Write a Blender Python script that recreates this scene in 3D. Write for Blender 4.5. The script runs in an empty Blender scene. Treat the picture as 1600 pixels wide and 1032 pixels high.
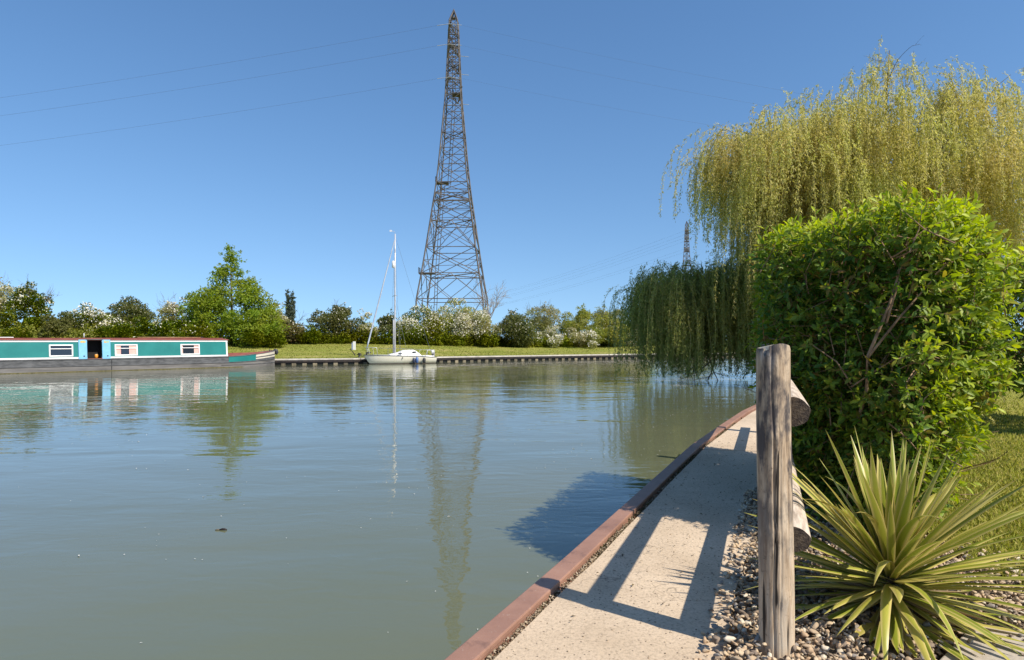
import bpy, math, random
import numpy as np
from mathutils import Vector, Matrix
random.seed(7); RNG = np.random.default_rng(11)
SC = bpy.context.scene; COL = SC.collection
CAM_Z, HZ, F = 1.6, 532.0, 1000.0
PATH_Z = 0.45
SUN_AZ = Vector((0.788, -0.616)); SUN_EL = math.radians(47)

# ------------------------------------------------------------------ materials
def mat(name, base=(.5, .5, .5), rough=.7, metal=0.0, spec=.5):
    m = bpy.data.materials.new(name); m.use_nodes = True
    b = m.node_tree.nodes['Principled BSDF']
    b.inputs['Base Color'].default_value = (*base, 1)
    b.inputs['Roughness'].default_value = rough
    b.inputs['Metallic'].default_value = metal
    b.inputs['Specular IOR Level'].default_value = spec
    return m
def N(m, t, **kw):
    n = m.node_tree.nodes.new(t)
    for k, v in kw.items():
        if k in n.inputs: n.inputs[k].default_value = v
        else: setattr(n, k, v)
    return n
def L(m, a, b): m.node_tree.links.new(a, b)
def bsdf(m): return m.node_tree.nodes['Principled BSDF']
def ramp(m, src, stops, interp='LINEAR'):
    r = N(m, 'ShaderNodeValToRGB'); e = r.color_ramp; e.interpolation = interp
    while len(e.elements) < len(stops): e.elements.new(.5)
    for el, (p, c) in zip(e.elements, stops):
        el.position = p; el.color = (*c, 1) if len(c) == 3 else c
    L(m, src, r.inputs['Fac']); return r.outputs['Color']
def coords(m, scale=(1, 1, 1)):
    tc = N(m, 'ShaderNodeTexCoord'); mp = N(m, 'ShaderNodeMapping'); mp.inputs['Scale'].default_value = scale
    L(m, tc.outputs['Object'], mp.inputs['Vector']); return mp.outputs['Vector']
def noise(m, vec, scale, detail=4, rough=.55, dist=0):
    n = N(m, 'ShaderNodeTexNoise'); n.inputs['Scale'].default_value = scale; n.inputs['Detail'].default_value = detail
    n.inputs['Roughness'].default_value = rough; n.inputs['Distortion'].default_value = dist
    L(m, vec, n.inputs['Vector']); return n.outputs['Fac']
def mix(m, fac, a, b, mode='MIX'):
    x = N(m, 'ShaderNodeMix', data_type='RGBA', blend_type=mode)
    for s, v in ((0, fac), (6, a), (7, b)):
        if isinstance(v, (int, float)): x.inputs[s].default_value = v
        elif isinstance(v, tuple): x.inputs[s].default_value = (*v, 1)
        else: L(m, v, x.inputs[s])
    return x.outputs[2]
def bump(m, h, strength=.5, dist=.01):
    b = N(m, 'ShaderNodeBump'); b.inputs['Strength'].default_value = strength; b.inputs['Distance'].default_value = dist
    L(m, h, b.inputs['Height']); L(m, b.outputs['Normal'], bsdf(m).inputs['Normal'])
def noisy(name, c1, c2, scale=8, rough=.7, stretch=(1, 1, 1), bmp=0, bdist=.01, lo=.35, hi=.65, metal=0.0):
    m = mat(name, c1, rough, metal); v = coords(m, stretch); n = noise(m, v, scale)
    L(m, ramp(m, n, [(lo, c1), (hi, c2)]), bsdf(m).inputs['Base Color'])
    if bmp: bump(m, noise(m, v, scale * 3), bmp, bdist)
    return m
def leafmat(name, cols, rough=.5, trans=.35, spec=.3, attr=None, newcol=None, big=0.0):
    """leaf colour varies from leaf to leaf (random per island)"""
    m = mat(name, cols[0], rough, spec=spec)
    g = N(m, 'ShaderNodeNewGeometry')
    k = len(cols) - 1
    c = ramp(m, g.outputs['Random Per Island'], [(i / max(k, 1), cc) for i, cc in enumerate(cols)])
    if big:
        n = noise(m, coords(m), big, 2)
        hv = N(m, 'ShaderNodeHueSaturation'); L(m, c, hv.inputs['Color'])
        mr = N(m, 'ShaderNodeMapRange'); mr.inputs[1].default_value = .3; mr.inputs[2].default_value = .7
        mr.inputs[3].default_value = .475; mr.inputs[4].default_value = .52
        L(m, n, mr.inputs[0]); L(m, mr.outputs[0], hv.inputs['Hue']); c = hv.outputs['Color']
    if attr:
        a = N(m, 'ShaderNodeAttribute', attribute_name=attr)
        c = mix(m, a.outputs['Fac'], c, newcol)
    L(m, c, bsdf(m).inputs['Base Color'])
    tr = N(m, 'ShaderNodeBsdfTranslucent'); ms = N(m, 'ShaderNodeMixShader'); ms.inputs[0].default_value = trans
    hs = N(m, 'ShaderNodeHueSaturation'); hs.inputs['Saturation'].default_value = 1.1; hs.inputs['Value'].default_value = 1.5
    L(m, c, hs.inputs['Color']); L(m, hs.outputs[0], tr.inputs['Color'])
    out = m.node_tree.nodes['Material Output']
    L(m, bsdf(m).outputs[0], ms.inputs[1]); L(m, tr.outputs[0], ms.inputs[2]); L(m, ms.outputs[0], out.inputs['Surface'])
    return m

# ------------------------------------------------------------------ object helpers
def link(name, me, parent=None, loc=(0, 0, 0)):
    o = bpy.data.objects.new(name, me); COL.objects.link(o); o.location = loc
    if parent: o.parent = parent
    return o
def thing(name, label, cat, loc=(0, 0, 0), rz=0, group=None):
    o = link(name, None, None, loc); o.rotation_euler = (0, 0, rz); o.empty_display_size = .2
    return tag(o, label, cat, group)
def tag(o, label=None, cat=None, group=None, kind=None):
    if label: o['label'] = label
    if cat: o['category'] = cat
    if group: o['group'] = group
    if kind: o['kind'] = kind
    return o
class MB:
    def __init__(s): s.v = []; s.f = []
    def add(s, vs, fs):
        b = len(s.v); s.v += [tuple(v) for v in vs]; s.f += [tuple(i + b for i in f) for f in fs]
    def box(s, x0, x1, y0, y1, z0, z1, M=None):
        vs = [Vector((x, y, z)) for x in (x0, x1) for y in (y0, y1) for z in (z0, z1)]
        if M: vs = [M @ v for v in vs]
        s.add(vs, [(0, 1, 3, 2), (4, 6, 7, 5), (0, 4, 5, 1), (2, 3, 7, 6), (0, 2, 6, 4), (1, 5, 7, 3)]); return s
    def tube(s, pts, r, n=8, cap=True):
        pts = [Vector(p) for p in pts]; rs = r if isinstance(r, (list, tuple)) else [r] * len(pts)
        t0 = (pts[1] - pts[0]).normalized()
        up = Vector((0, 0, 1)) if abs(t0.z) < .9 else Vector((1, 0, 0))
        u = t0.cross(up).normalized(); vs = []
        for i, p in enumerate(pts):
            t = (pts[min(i + 1, len(pts) - 1)] - pts[max(i - 1, 0)])
            t = t.normalized() if t.length > 1e-9 else t0
            u = (u - t * u.dot(t)).normalized(); w = t.cross(u)
            for k in range(n):
                a = 2 * math.pi * k / n
                vs.append(p + (u * math.cos(a) + w * math.sin(a)) * rs[i])
        fs = [(i * n + k, i * n + (k + 1) % n, (i + 1) * n + (k + 1) % n, (i + 1) * n + k) for i in range(len(pts) - 1) for k in range(n)]
        if cap: fs += [tuple(range(n))[::-1], tuple(range((len(pts) - 1) * n, len(pts) * n))]
        s.add(vs, fs); return s
    def bar(s, a, b, w): return s.tube([a, b], w * .62, 4)
    def grid(s, rows, close=False):
        n = len(rows[0]); vs = [p for r in rows for p in r]
        fs = [(i * n + j, i * n + (j + 1) % n, (i + 1) * n + (j + 1) % n, (i + 1) * n + j)
              for i in range(len(rows) - 1) for j in range(n if close else n - 1)]
        s.add(vs, fs); return s
    def poly(s, pts): s.add(pts, [tuple(range(len(pts)))]); return s
    def prism(s, pts2, z0, z1):
        n = len(pts2)
        vs = [(x, y, z0) for x, y in pts2] + [(x, y, z1) for x, y in pts2]
        s.add(vs, [tuple(range(n))[::-1], tuple(range(n, 2 * n))] + [(i, (i + 1) % n, n + (i + 1) % n, n + i) for i in range(n)]); return s
    def build(s, name, m, parent=None, smooth=False, bevel=0, loc=(0, 0, 0)):
        me = bpy.data.meshes.new(name); me.from_pydata(s.v, [], s.f); me.materials.append(m)
        if smooth: me.polygons.foreach_set('use_smooth', [True] * len(me.polygons))
        me.update(); o = link(name, me, parent, loc)
        if bevel:
            b = o.modifiers.new('bevel', 'BEVEL'); b.width = bevel; b.segments = 2; b.limit_method = 'ANGLE'
        return o
def npmesh(name, V, Fq, m, parent=None, smooth=False, attr=None):
    """V (n,3), Fq (k,q) faces of q corners"""
    me = bpy.data.meshes.new(name); V = np.ascontiguousarray(V, np.float32); Fq = np.ascontiguousarray(Fq, np.int32)
    k, q = Fq.shape
    me.vertices.add(len(V)); me.vertices.foreach_set('co', V.ravel())
    me.loops.add(k * q); me.loops.foreach_set('vertex_index', Fq.ravel())
    me.polygons.add(k); me.polygons.foreach_set('loop_start', np.arange(0, k * q, q, dtype=np.int32))
    me.polygons.foreach_set('loop_total', np.full(k, q, np.int32))
    if smooth: me.polygons.foreach_set('use_smooth', np.ones(k, bool))
    me.materials.append(m); me.update(calc_edges=True)
    if attr:
        for an, val in attr.items():
            a = me.attributes.new(an, 'FLOAT', 'POINT'); a.data.foreach_set('value', np.ascontiguousarray(val, np.float32))
    return link(name, me, parent)
def unit(a): return a / np.maximum(np.linalg.norm(a, axis=-1, keepdims=True), 1e-9)
def inst(tv, tf, P, along, nrm, sl, sw):
    """copy template (x=width, y=length, z=normal) to points P"""
    al = unit(along); w = unit(np.cross(al, nrm)); nn = np.cross(w, al)
    tv = np.asarray(tv, float); sl = np.broadcast_to(np.asarray(sl, float), (len(P),)); sw = np.broadcast_to(np.asarray(sw, float), (len(P),))
    V = (P[:, None, :] + tv[None, :, 0:1] * (w * sw[:, None])[:, None, :] + tv[None, :, 1:2] * (al * sl[:, None])[:, None, :]
         + tv[None, :, 2:3] * (nn * sl[:, None])[:, None, :])
    Fq = (np.asarray(tf)[None] + (np.arange(len(P)) * len(tv))[:, None, None]).reshape(-1, len(tf[0]))
    return V.reshape(-1, 3), Fq
DIAMOND = ([(0, 0, 0), (.5, .45, .08), (0, 1, -.05), (-.5, .45, .08)], [(0, 1, 2, 3)])
LEAF = ([(0, 0, 0), (.34, .25, .06), (.5, .5, .05), (.3, .78, 0), (0, 1, -.12), (-.3, .78, 0), (-.5, .5, .05), (-.34, .25, .06), (0, .25, .0), (0, .5, .0), (0, .78, -.04)],
        [(0, 1, 8, 8), (0, 8, 7, 7), (8, 1, 2, 9), (7, 8, 9, 6), (9, 2, 3, 10), (6, 9, 10, 5), (10, 3, 4, 4), (5, 10, 4, 4)])
def leaf_tris():
    tf = []
    for f in LEAF[1]:
        f = list(dict.fromkeys(f))
        tf.append((f[0], f[1], f[2]))
        if len(f) == 4: tf.append((f[0], f[2], f[3]))
    return (LEAF[0], tf)
LEAF = leaf_tris()
def rnd(n, lo=-1, hi=1): return RNG.uniform(lo, hi, (n, 3))
def rdir(n): return unit(RNG.normal(size=(n, 3)))
def GP(px, py, z=PATH_Z):
    d = (CAM_Z - z) * F / (py - HZ); return Vector(((px - 800) / F * d, d, z))
def U(px): return (px - 800) / F
def zpx(py, d): return CAM_Z + (HZ - py) * d / F

# ------------------------------------------------------------------ camera, light, sky
cam = bpy.data.cameras.new('camera'); co = bpy.data.objects.new('camera', cam); COL.objects.link(co)
co.location = (0, 0, CAM_Z); co.rotation_euler = (math.radians(90), 0, 0)
cam.sensor_width = 36; cam.lens = 22.5; cam.shift_y = 16 / 1600; cam.clip_start = .05; cam.clip_end = 9000
SC.camera = co
sd = bpy.data.lights.new('sun', 'SUN'); so = bpy.data.objects.new('sun', sd); COL.objects.link(so)
sd.energy = 4.4; sd.angle = math.radians(.5); sd.color = (1, .93, .82)
sv = Vector((SUN_AZ.x * math.cos(SUN_EL), SUN_AZ.y * math.cos(SUN_EL), math.sin(SUN_EL)))
so.rotation_euler = sv.to_track_quat('Z', 'Y').to_euler(); so.location = (20, -20, 40)
w = bpy.data.worlds.new('World'); SC.world = w; w.use_nodes = True
sky = w.node_tree.nodes.new('ShaderNodeTexSky'); sky.sky_type = 'NISHITA'; sky.sun_disc = False
sky.sun_elevation = SUN_EL; sky.sun_rotation = math.atan2(SUN_AZ.x, SUN_AZ.y)
sky.air_density = 1.0; sky.dust_density = .3; sky.ozone_density = 2.0; sky.altitude = 0
bg = w.node_tree.nodes['Background']; bg.inputs['Strength'].default_value = .118
wt_ = w.node_tree; tc_ = wt_.nodes.new('ShaderNodeTexCoord'); mp_ = wt_.nodes.new('ShaderNodeMapping')
mp_.inputs['Scale'].default_value = (1, 1, .8); mp_.inputs['Location'].default_value = (0, 0, .13)      # the sky is as blue low down as it is higher up
wt_.links.new(tc_.outputs['Generated'], mp_.inputs['Vector']); wt_.links.new(mp_.outputs['Vector'], sky.inputs['Vector'])
hs_ = wt_.nodes.new('ShaderNodeHueSaturation'); hs_.inputs['Saturation'].default_value = 1.18
wt_.links.new(sky.outputs[0], hs_.inputs['Color']); wt_.links.new(hs_.outputs[0], bg.inputs['Color'])
SC.view_settings.view_transform = 'Standard'; SC.view_settings.look = 'None'; SC.view_settings.exposure = 0.52; SC.view_settings.gamma = 1
SC.render.engine = 'CYCLES'; SC.cycles.max_bounces = 6; SC.cycles.transparent_max_bounces = 4
SC.cycles.use_denoising = True

# ------------------------------------------------------------------ water
m = mat('canal water', (.1, .105, .075), .0, spec=.5); b = bsdf(m); b.inputs['IOR'].default_value = 1.6
v = coords(m, (1, 1, 1))
L(m, ramp(m, noise(m, v, .12, 3), [(.3, (.118, .133, .08)), (.7, (.145, .146, .08))]), b.inputs['Base Color'])
va = coords(m, (.45, 1, 1))
h1 = noise(m, va, .95, 1, .4, .8); h2 = noise(m, va, 6.5, 2, .5, .5); h3 = noise(m, va, .22, 2, .5)
cal = ramp(m, h3, [(.35, (.25, .25, .25)), (.65, (1, 1, 1))])
mm = N(m, 'ShaderNodeMath', operation='MULTIPLY'); L(m, h2, mm.inputs[0]); L(m, cal, mm.inputs[1])
ms = N(m, 'ShaderNodeMath', operation='MULTIPLY_ADD'); L(m, mm.outputs[0], ms.inputs[0]); ms.inputs[1].default_value = .36; L(m, h1, ms.inputs[2])
bump(m, ms.outputs[0], .6, .029)
WATER = m
tag(MB().poly([(-900, -300, 0), (900, -300, 0), (900, 400, 0), (-900, 400, 0)]).build('water', WATER), kind='structure')

# ------------------------------------------------------------------ far bank
BANK = [(-70, -40), (-62, -8), (-45.8, 11.9), (-25.8, 31.9), (-16.2, 41.4), (-10.75, 43.3), (-7.6, 45.6), (-5.2, 47.4), (-2.9, 49), (10.3, 57), (25, 63.5), (60, 74), (140, 86), (400, 90)]
def far_off(x, y):
    """metres beyond the far water's edge, measured along the ray from the camera"""
    th = math.atan2(x, y); r = math.hypot(x, y)
    ths = [math.atan2(a, b) for a, b in BANK]; 
    for (a, b), t0, t1, (c, d) in zip(BANK, ths, ths[1:], BANK[1:]):
        if t0 <= th <= t1:
            dx, dy = math.sin(th), math.cos(th); ex, ey = c - a, d - b
            den = dx * ey - dy * ex
            return r - (a * ey - b * ex) / den
    return r - 60
def zfar(x, y):
    o = far_off(x, y); u = x / max(y, 1)
    z = np.interp(o, [0, 1.2, 6, 13, 19, 60, 4000], [.36, .42, .62, 1.12, 1.45, 1.6, 1.6])
    k = np.interp(u, [-.1, .1], [1, .72])
    return .36 + (z - .36) * k
fine = []
for (a, b), (c, d) in zip(BANK, BANK[1:]):
    n = max(1, int(math.hypot(c - a, d - b) / 3)); fine += [(a + (c - a) * i / n, b + (d - b) * i / n) for i in range(n)]
fine.append(BANK[-1])
rows = []
for off in (0, .5, 1.2, 2.5, 4, 6, 8, 10, 13, 16, 19, 26, 40, 80, 300, 4000):
    row = []
    for x, y in fine:
        r = math.hypot(x, y); k = (r + off) / r; X, Y = x * k, y * k
        jit = 0 if off in (0, .5) else random.uniform(-.035, .035)
        row.append((X, Y, (zfar(X, Y) if off else .36) + jit))
    rows.append(row)
GRASS = mat('mown bank grass', (.1, .12, .03), .9, spec=.1); v = coords(GRASS)
n1 = noise(GRASS, v, .35, 5, .6); n2 = noise(GRASS, v, 5, 4, .7)
c = ramp(GRASS, n1, [(.3, (.17, .2, .03)), (.55, (.24, .24, .05)), (.75, (.38, .31, .12))])
c = mix(GRASS, .55, c, ramp(GRASS, n2, [(.3, (.35, .35, .35)), (.7, (1, 1, 1))]), 'MULTIPLY')
hs = N(GRASS, 'ShaderNodeHueSaturation'); hs.inputs['Value'].default_value = 1.25; L(GRASS, c, hs.inputs['Color'])
L(GRASS, hs.outputs[0], bsdf(GRASS).inputs['Base Color']); bump(GRASS, n2, .9, .08)
tag(MB().grid(rows).build('grass_bank', GRASS, smooth=True), kind='structure')
# grass tufts over the far bank: uncountable
GRASSBLADE = leafmat('bank grass blades', [(.19, .21, .035), (.26, .27, .05), (.34, .3, .1)], .7, .4, .1)
P = []
while len(P) < 26000:
    u = random.uniform(-.62, .32); d = random.uniform(38, 80); x = u * d; o = far_off(x, d)
    if .1 < o < 20 and random.random() < (1.0 if o < 1.5 or o > 10 else .45): P.append((x, d, zfar(x, d) - .02))
P = np.array(P); n = len(P)
V, Fq = inst(*DIAMOND, P, rnd(n, -.6, .6) + [0, 0, 1], rdir(n), RNG.uniform(.04, .11, n), RNG.uniform(.05, .1, n))
tag(npmesh('grass', V, Fq, GRASSBLADE), kind='stuff')

# piled wall of the far bank
CONC = noisy('pale concrete coping', (.42, .38, .32), (.6, .54, .46), 2.5, .85)
TIMB = noisy('dark wet timber', (.012, .009, .008), (.035, .022, .016), 6, .6)
PILE = noisy('pale weathered pile', (.2, .16, .1), (.38, .31, .2), 7, .8)
def offset_line(line, off):
    out = []
    for i, p in enumerate(line):
        a = Vector(line[max(i - 1, 0)]); c = Vector(line[min(i + 1, len(line) - 1)]); t = (c - a).normalized()
        out.append((p[0] + t.y * off, p[1] - t.x * off))        # + = to the right of travel (towards the water)
    return out
def strip_solid(line, o0, o1, z0, z1):
    A, B = offset_line(line, o0), offset_line(line, o1); mb = MB()
    rows = [[(a[0], a[1], z0), (a[0], a[1], z1), (b[0], b[1], z1), (b[0], b[1], z0)] for a, b in zip(A, B)]
    mb.grid(rows, close=True); mb.poly(rows[0][::-1]); mb.poly(rows[-1]); return mb
wall_line = [p for p in fine if -48 < p[0] < 62]
wl = thing('piled_bank_wall', 'long dark timber piled wall with pale coping along the far grassy bank', 'retaining wall', (wall_line[0][0], wall_line[0][1], 0))
def under(o, root): 
    o.parent = root; o.matrix_parent_inverse = Matrix.Translation(root.location).inverted(); return o
under(strip_solid(wall_line, .22, -.35, .30, .385).build('coping', CONC), wl)
under(strip_solid(wall_line, .20, .02, .155, .298).build('waling_beam', TIMB), wl)
under(strip_solid(wall_line, .06, -.3, -.6, .29).build('back_wall', TIMB), wl)
seg = []; acc = 0
vis = [p for p in fine if -18 < p[0] < 30]
for (a, b), (c, d) in zip(vis, vis[1:]):
    ln = math.hypot(c - a, d - b); t = acc
    while t < ln: seg.append((a + (c - a) * t / ln, b + (d - b) * t / ln, math.atan2(d - b, c - a))); t += .66
    acc = t - ln
oi = N(PILE, 'ShaderNodeObjectInfo'); hv_ = N(PILE, 'ShaderNodeHueSaturation'); mr_ = N(PILE, 'ShaderNodeMapRange'); mr_.inputs[3].default_value = .3; mr_.inputs[4].default_value = .9
L(PILE, oi.outputs['Random'], mr_.inputs[0]); L(PILE, mr_.outputs[0], hv_.inputs['Value']); L(PILE, bsdf(PILE).inputs['Base Color'].links[0].from_socket, hv_.inputs['Color']); L(PILE, hv_.outputs[0], bsdf(PILE).inputs['Base Color'])
for x, y, an in seg[:98]:
    M = Matrix.Translation((x, y, 0)) @ Matrix.Rotation(an, 4, 'Z'); h = .152 + random.uniform(-.07, 0)
    under(MB().box(-.14, .14, -.15, -.055, -.5, h, M).build('pile', PILE, bevel=.02), wl)

# ------------------------------------------------------------------ near bank: kerb line, path, ground
KO = [(-22, -43), (-1.37, -.1), (-.26, 2.22), (.145, 3.06), (.30, 3.385), (1.95, 6.94), (2.83, 8.63), (3.66, 10.2), (6.5, 15), (11.9, 25), (19, 35.5), (40, 52), (120, 72), (400, 84)]
KD = []
for (a, b), (c, d) in zip(KO, KO[1:]):
    n = max(1, int(math.hypot(c - a, d - b) / .6)) if b < 14 and b > -3 else max(1, int(math.hypot(c - a, d - b) / 4))
    KD += [(a + (c - a) * i / n, b + (d - b) * i / n) for i in range(n)]
KD.append(KO[-1])
SOIL = noisy('garden soil', (.12, .085, .055), (.2, .15, .1), 30, .95)
inner = offset_line(KD, .03)
land = MB(); R = [(500, 84), (500, -200), (-22, -200)]
land.grid([[(x, y, .415), (x + 1.2, y, .415), (x + 4, y, .415), (620, y - .1, .415)] for x, y in inner]); 
tag(land.build('ground', SOIL), kind='structure')
STEEL = mat('rust brown steel capping', (.3, .13, .1), .55); v = coords(STEEL)
n1 = noise(STEEL, v, 3, 5, .65); n2 = noise(STEEL, v, 60, 3, .7)
c = ramp(STEEL, n1, [(.3, (.24, .125, .085)), (.6, (.33, .178, .12)), (.8, (.37, .215, .155))])
c = mix(STEEL, ramp(STEEL, n2, [(.64, (0, 0, 0)), (.76, (.6, .6, .6))]), c, (.44, .35, .28))
n3 = noise(STEEL, v, 9, 6, .7); c = mix(STEEL, ramp(STEEL, n3, [(.56, (0, 0, 0)), (.7, (.75, .75, .75))]), c, (.16, .085, .06))
L(STEEL, c, bsdf(STEEL).inputs['Base Color']); bump(STEEL, n2, .25, .004)
near_k = [p for p in KD if -12 < p[1] < 36]
qw = thing('canal_edge_wall', 'straight rust brown steel capping on the sheet piled canal edge along the path', 'canal edge', (-.26, 2.22, 0))
under(strip_solid(near_k, 0, .1, .446, .474).build('steel_capping', STEEL, bevel=.006), qw)
under(strip_solid(near_k, .012, .03, -.8, .45).build('sheet_piling', noisy('dark wet sheet pile', (.02, .014, .01), (.06, .035, .025), 5, .6)), qw)
under(strip_solid(near_k, .09, .1, .41, .4475).build('capping_flange', STEEL), qw)
# concrete path
CP = mat('exposed aggregate concrete path', (.5, .42, .34), .9, spec=.25); v = coords(CP)
c = ramp(CP, noise(CP, v, 1.3, 4), [(.3, (.54, .42, .295)), (.7, (.67, .53, .38))])
n2 = noise(CP, v, 75, 5, .75)
c = mix(CP, .75, c, ramp(CP, n2, [(.3, (.42, .40, .38)), (.5, (.92, .92, .92)), (.75, (1.12, 1.1, 1.06))]), 'MULTIPLY')
vo = N(CP, 'ShaderNodeTexVoronoi'); vo.inputs['Scale'].default_value = 34; L(CP, v, vo.inputs['Vector'])
c = mix(CP, ramp(CP, vo.outputs['Distance'], [(.09, (1, 1, 1)), (.16, (0, 0, 0))]), c, (.12, .09, .07))
c = mix(CP, ramp(CP, noise(CP, v, 4.0, 6, .7), [(.62, (0, 0, 0)), (.8, (.45, .45, .45))]), c, (.25, .21, .16))
ve = N(CP, 'ShaderNodeTexVoronoi', feature='DISTANCE_TO_EDGE'); ve.inputs['Scale'].default_value = .55; ve.inputs['Randomness'].default_value = 1
wob = N(CP, 'ShaderNodeTexNoise'); wob.inputs['Scale'].default_value = 5; L(CP, v, wob.inputs['Vector']); vm = N(CP, 'ShaderNodeVectorMath', operation='ADD'); L(CP, v, vm.inputs[0]); L(CP, wob.outputs['Color'], vm.inputs[1]); L(CP, vm.outputs[0], ve.inputs['Vector'])
c = mix(CP, ramp(CP, ve.outputs['Distance'], [(.0012, (.55, .55, .55)), (.003, (0, 0, 0))]), c, (.1, .08, .06))
c = mix(CP, 1.0, c, ramp(CP, noise(CP, v, .9, 5, .7, .6), [(.3, (.86, .84, .81)), (.6, (1.04, 1.04, 1.04))]), 'MULTIPLY')
L(CP, c, bsdf(CP).inputs['Base Color']); bump(CP, n2, .5, .006)
def path_right(d): return .75 + .44 * (d - 2.42)
pl = offset_line(KD, .132)
pp = [p for p in pl if -12 < p[1] < 30]
slabs = [(-12, 6.72), (6.74, 12.2), (12.22, 30)]
pm = MB()
def at_y(y):
    for (a, b), (c, d) in zip(pp, pp[1:]):
        if b <= y <= d: return a + (c - a) * (y - b) / (d - b)
    return pp[-1][0] if y > 0 else pp[0][0]
for y0, y1 in slabs:
    ys = [y0] + [p[1] for p in pp if y0 < p[1] < y1] + [y1]
    L_ = [(at_y(y) + random.uniform(0, .012), y) for y in ys]; R_ = [(max(path_right(y) + random.uniform(0, .05), at_y(y) + .5), y) for y in ys]
    rows = [[(a[0], a[1], .35), (a[0], a[1], .45), (b_[0], b_[1] - .1, .45), (b_[0], b_[1] - .1, .35)] for a, b_ in zip(L_, R_)]
    pm.grid(rows, close=True); pm.poly(rows[0][::-1]); pm.poly(rows[-1])
tag(pm.build('path', CP), kind='structure')
SLAB = noisy('grey paving concrete', (.36, .31, .25), (.44, .38, .31), 30, .9, bmp=.4, bdist=.004)
tag(MB().prism([(1.9, 2.62), (1.5, 2.27), (1.0, 1.3), (2.2, .9), (2.9, 1.9), (2.25, 2.36)], .36, .452).build('paving', SLAB, bevel=.006), kind='structure')
# lawn
LAWN = mat('lawn', (.12, .15, .035), .95, spec=.1); v = coords(LAWN)
c = ramp(LAWN, noise(LAWN, v, 1.1, 5, .65), [(.3, (.22, .23, .04)), (.6, (.3, .28, .06)), (.8, (.36, .3, .09))])
n2 = noise(LAWN, v, 28, 4, .7); c = mix(LAWN, .6, c, ramp(LAWN, n2, [(.3, (.45, .45, .45)), (.7, (1.1, 1.1, 1.1))]), 'MULTIPLY')
L(LAWN, c, bsdf(LAWN).inputs['Base Color']); bump(LAWN, n2, .8, .02)
lawn_edge = [(2.75, .4), (2.55, 2.2), (2.4, 3.3), (2.62, 4.2), (3.2, 5.9), (4.4, 9), (8, 15), (14.2, 25), (22, 35.5), (45, 50), (150, 66)]
tag(MB().grid([[(x, y, .44), (x + 1, y, .452), (x + 3, y, .455), (600, y - .1, .46)] for x, y in lawn_edge]).build('lawn', LAWN), kind='structure')
n = 130000; yy = 1.6 + RNG.gamma(1.6, 2.6, n)
ex = np.interp(yy, [p[1] for p in lawn_edge], [p[0] for p in lawn_edge])
xx = ex - .05 + RNG.gamma(1.1, 1.9, n)
P = np.stack([xx, yy, np.full(n, .447)], 1)
V, Fq = inst(*DIAMOND, P, rnd(n, -.7, .7) + [0, 0, 1], rdir(n), RNG.uniform(.015, .04, n) * (1 + yy / 16), RNG.uniform(.004, .009, n) * (1 + yy / 8))
tag(npmesh('lawn_grass', V, Fq, leafmat('lawn blades', [(.22, .25, .035), (.33, .32, .06), (.44, .37, .12)], .7, .3, .1)), kind='stuff')

# gravel: rounded stones, uncountable
PEB = mat('gravel stones', (.4, .33, .25), .8, spec=.3); g = N(PEB, 'ShaderNodeNewGeometry')
c = ramp(PEB, g.outputs['Random Per Island'], [(0, (.24, .18, .13)), (.2, (.42, .31, .2)), (.42, (.56, .42, .27)), (.66, (.48, .33, .2)), (.82, (.62, .53, .4)), (.94, (.27, .235, .2))], 'CONSTANT')
v = coords(PEB); c = mix(PEB, .5, c, ramp(PEB, noise(PEB, v, 90, 4, .7), [(.3, (.55, .55, .55)), (.7, (1.1, 1.1, 1.1))]), 'MULTIPLY')
L(PEB, c, bsdf(PEB).inputs['Base Color'])
import bmesh
bm = bmesh.new(); bmesh.ops.create_icosphere(bm, subdivisions=2, radius=1); bm.verts.ensure_lookup_table()
ICO_V = np.array([v_.co[:] for v_ in bm.verts]); ICO_F = np.array([[q.index for q in f.verts] for f in bm.faces]); bm.free()
def pebbles(name, P, size, flat=(.5, .8), m_=None):
    n = len(P); kinds = 8; Vs, Fs, base = [], [], 0
    for k in range(kinds):
        idx = np.arange(k, n, kinds)
        if not len(idx): continue
        ph = RNG.uniform(0, 6.28, (4, 3)); fr = RNG.uniform(1, 2.6, (4, 3))
        tv = ICO_V * (1 + .34 * sum(np.sin((ICO_V * fr[i]).sum(1) * 1.5 + ph[i, 0]) for i in range(4)) / 2)[:, None]
        for _ in range(9):                                   # broken faces
            nn_ = rdir(1)[0]; dd = tv @ nn_; h_ = RNG.uniform(.5, .8); tv = tv - np.maximum(dd - h_, 0)[:, None] * nn_ * .93
        tv = tv * RNG.uniform(.8, 1.3, 3)
        a = RNG.uniform(0, 6.28, len(idx)); al = np.stack([np.cos(a), np.sin(a), RNG.normal(0, .25, len(idx))], 1)
        nr = np.stack([RNG.normal(0, .3, len(idx)), RNG.normal(0, .3, len(idx)), np.ones(len(idx))], 1)
        al = unit(al); w_ = unit(np.cross(al, nr)); nn = np.cross(w_, al); s = size[idx]; fz = RNG.uniform(*flat, len(idx)); fw = RNG.uniform(.65, 1, len(idx))
        V = P[idx][:, None] + tv[None, :, 0:1] * (w_ * (s * fw)[:, None])[:, None] + tv[None, :, 1:2] * (al * s[:, None])[:, None] + tv[None, :, 2:3] * (nn * (s * fz)[:, None])[:, None]
        Vs.append(V.reshape(-1, 3)); Fs.append((ICO_F[None] + (np.arange(len(idx)) * len(tv))[:, None, None] + base).reshape(-1, 3)); base += len(idx) * len(tv)
    return tag(npmesh(name, np.concatenate(Vs), np.concatenate(Fs), m_ or PEB, smooth=True), kind='stuff')
pts = []
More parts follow.
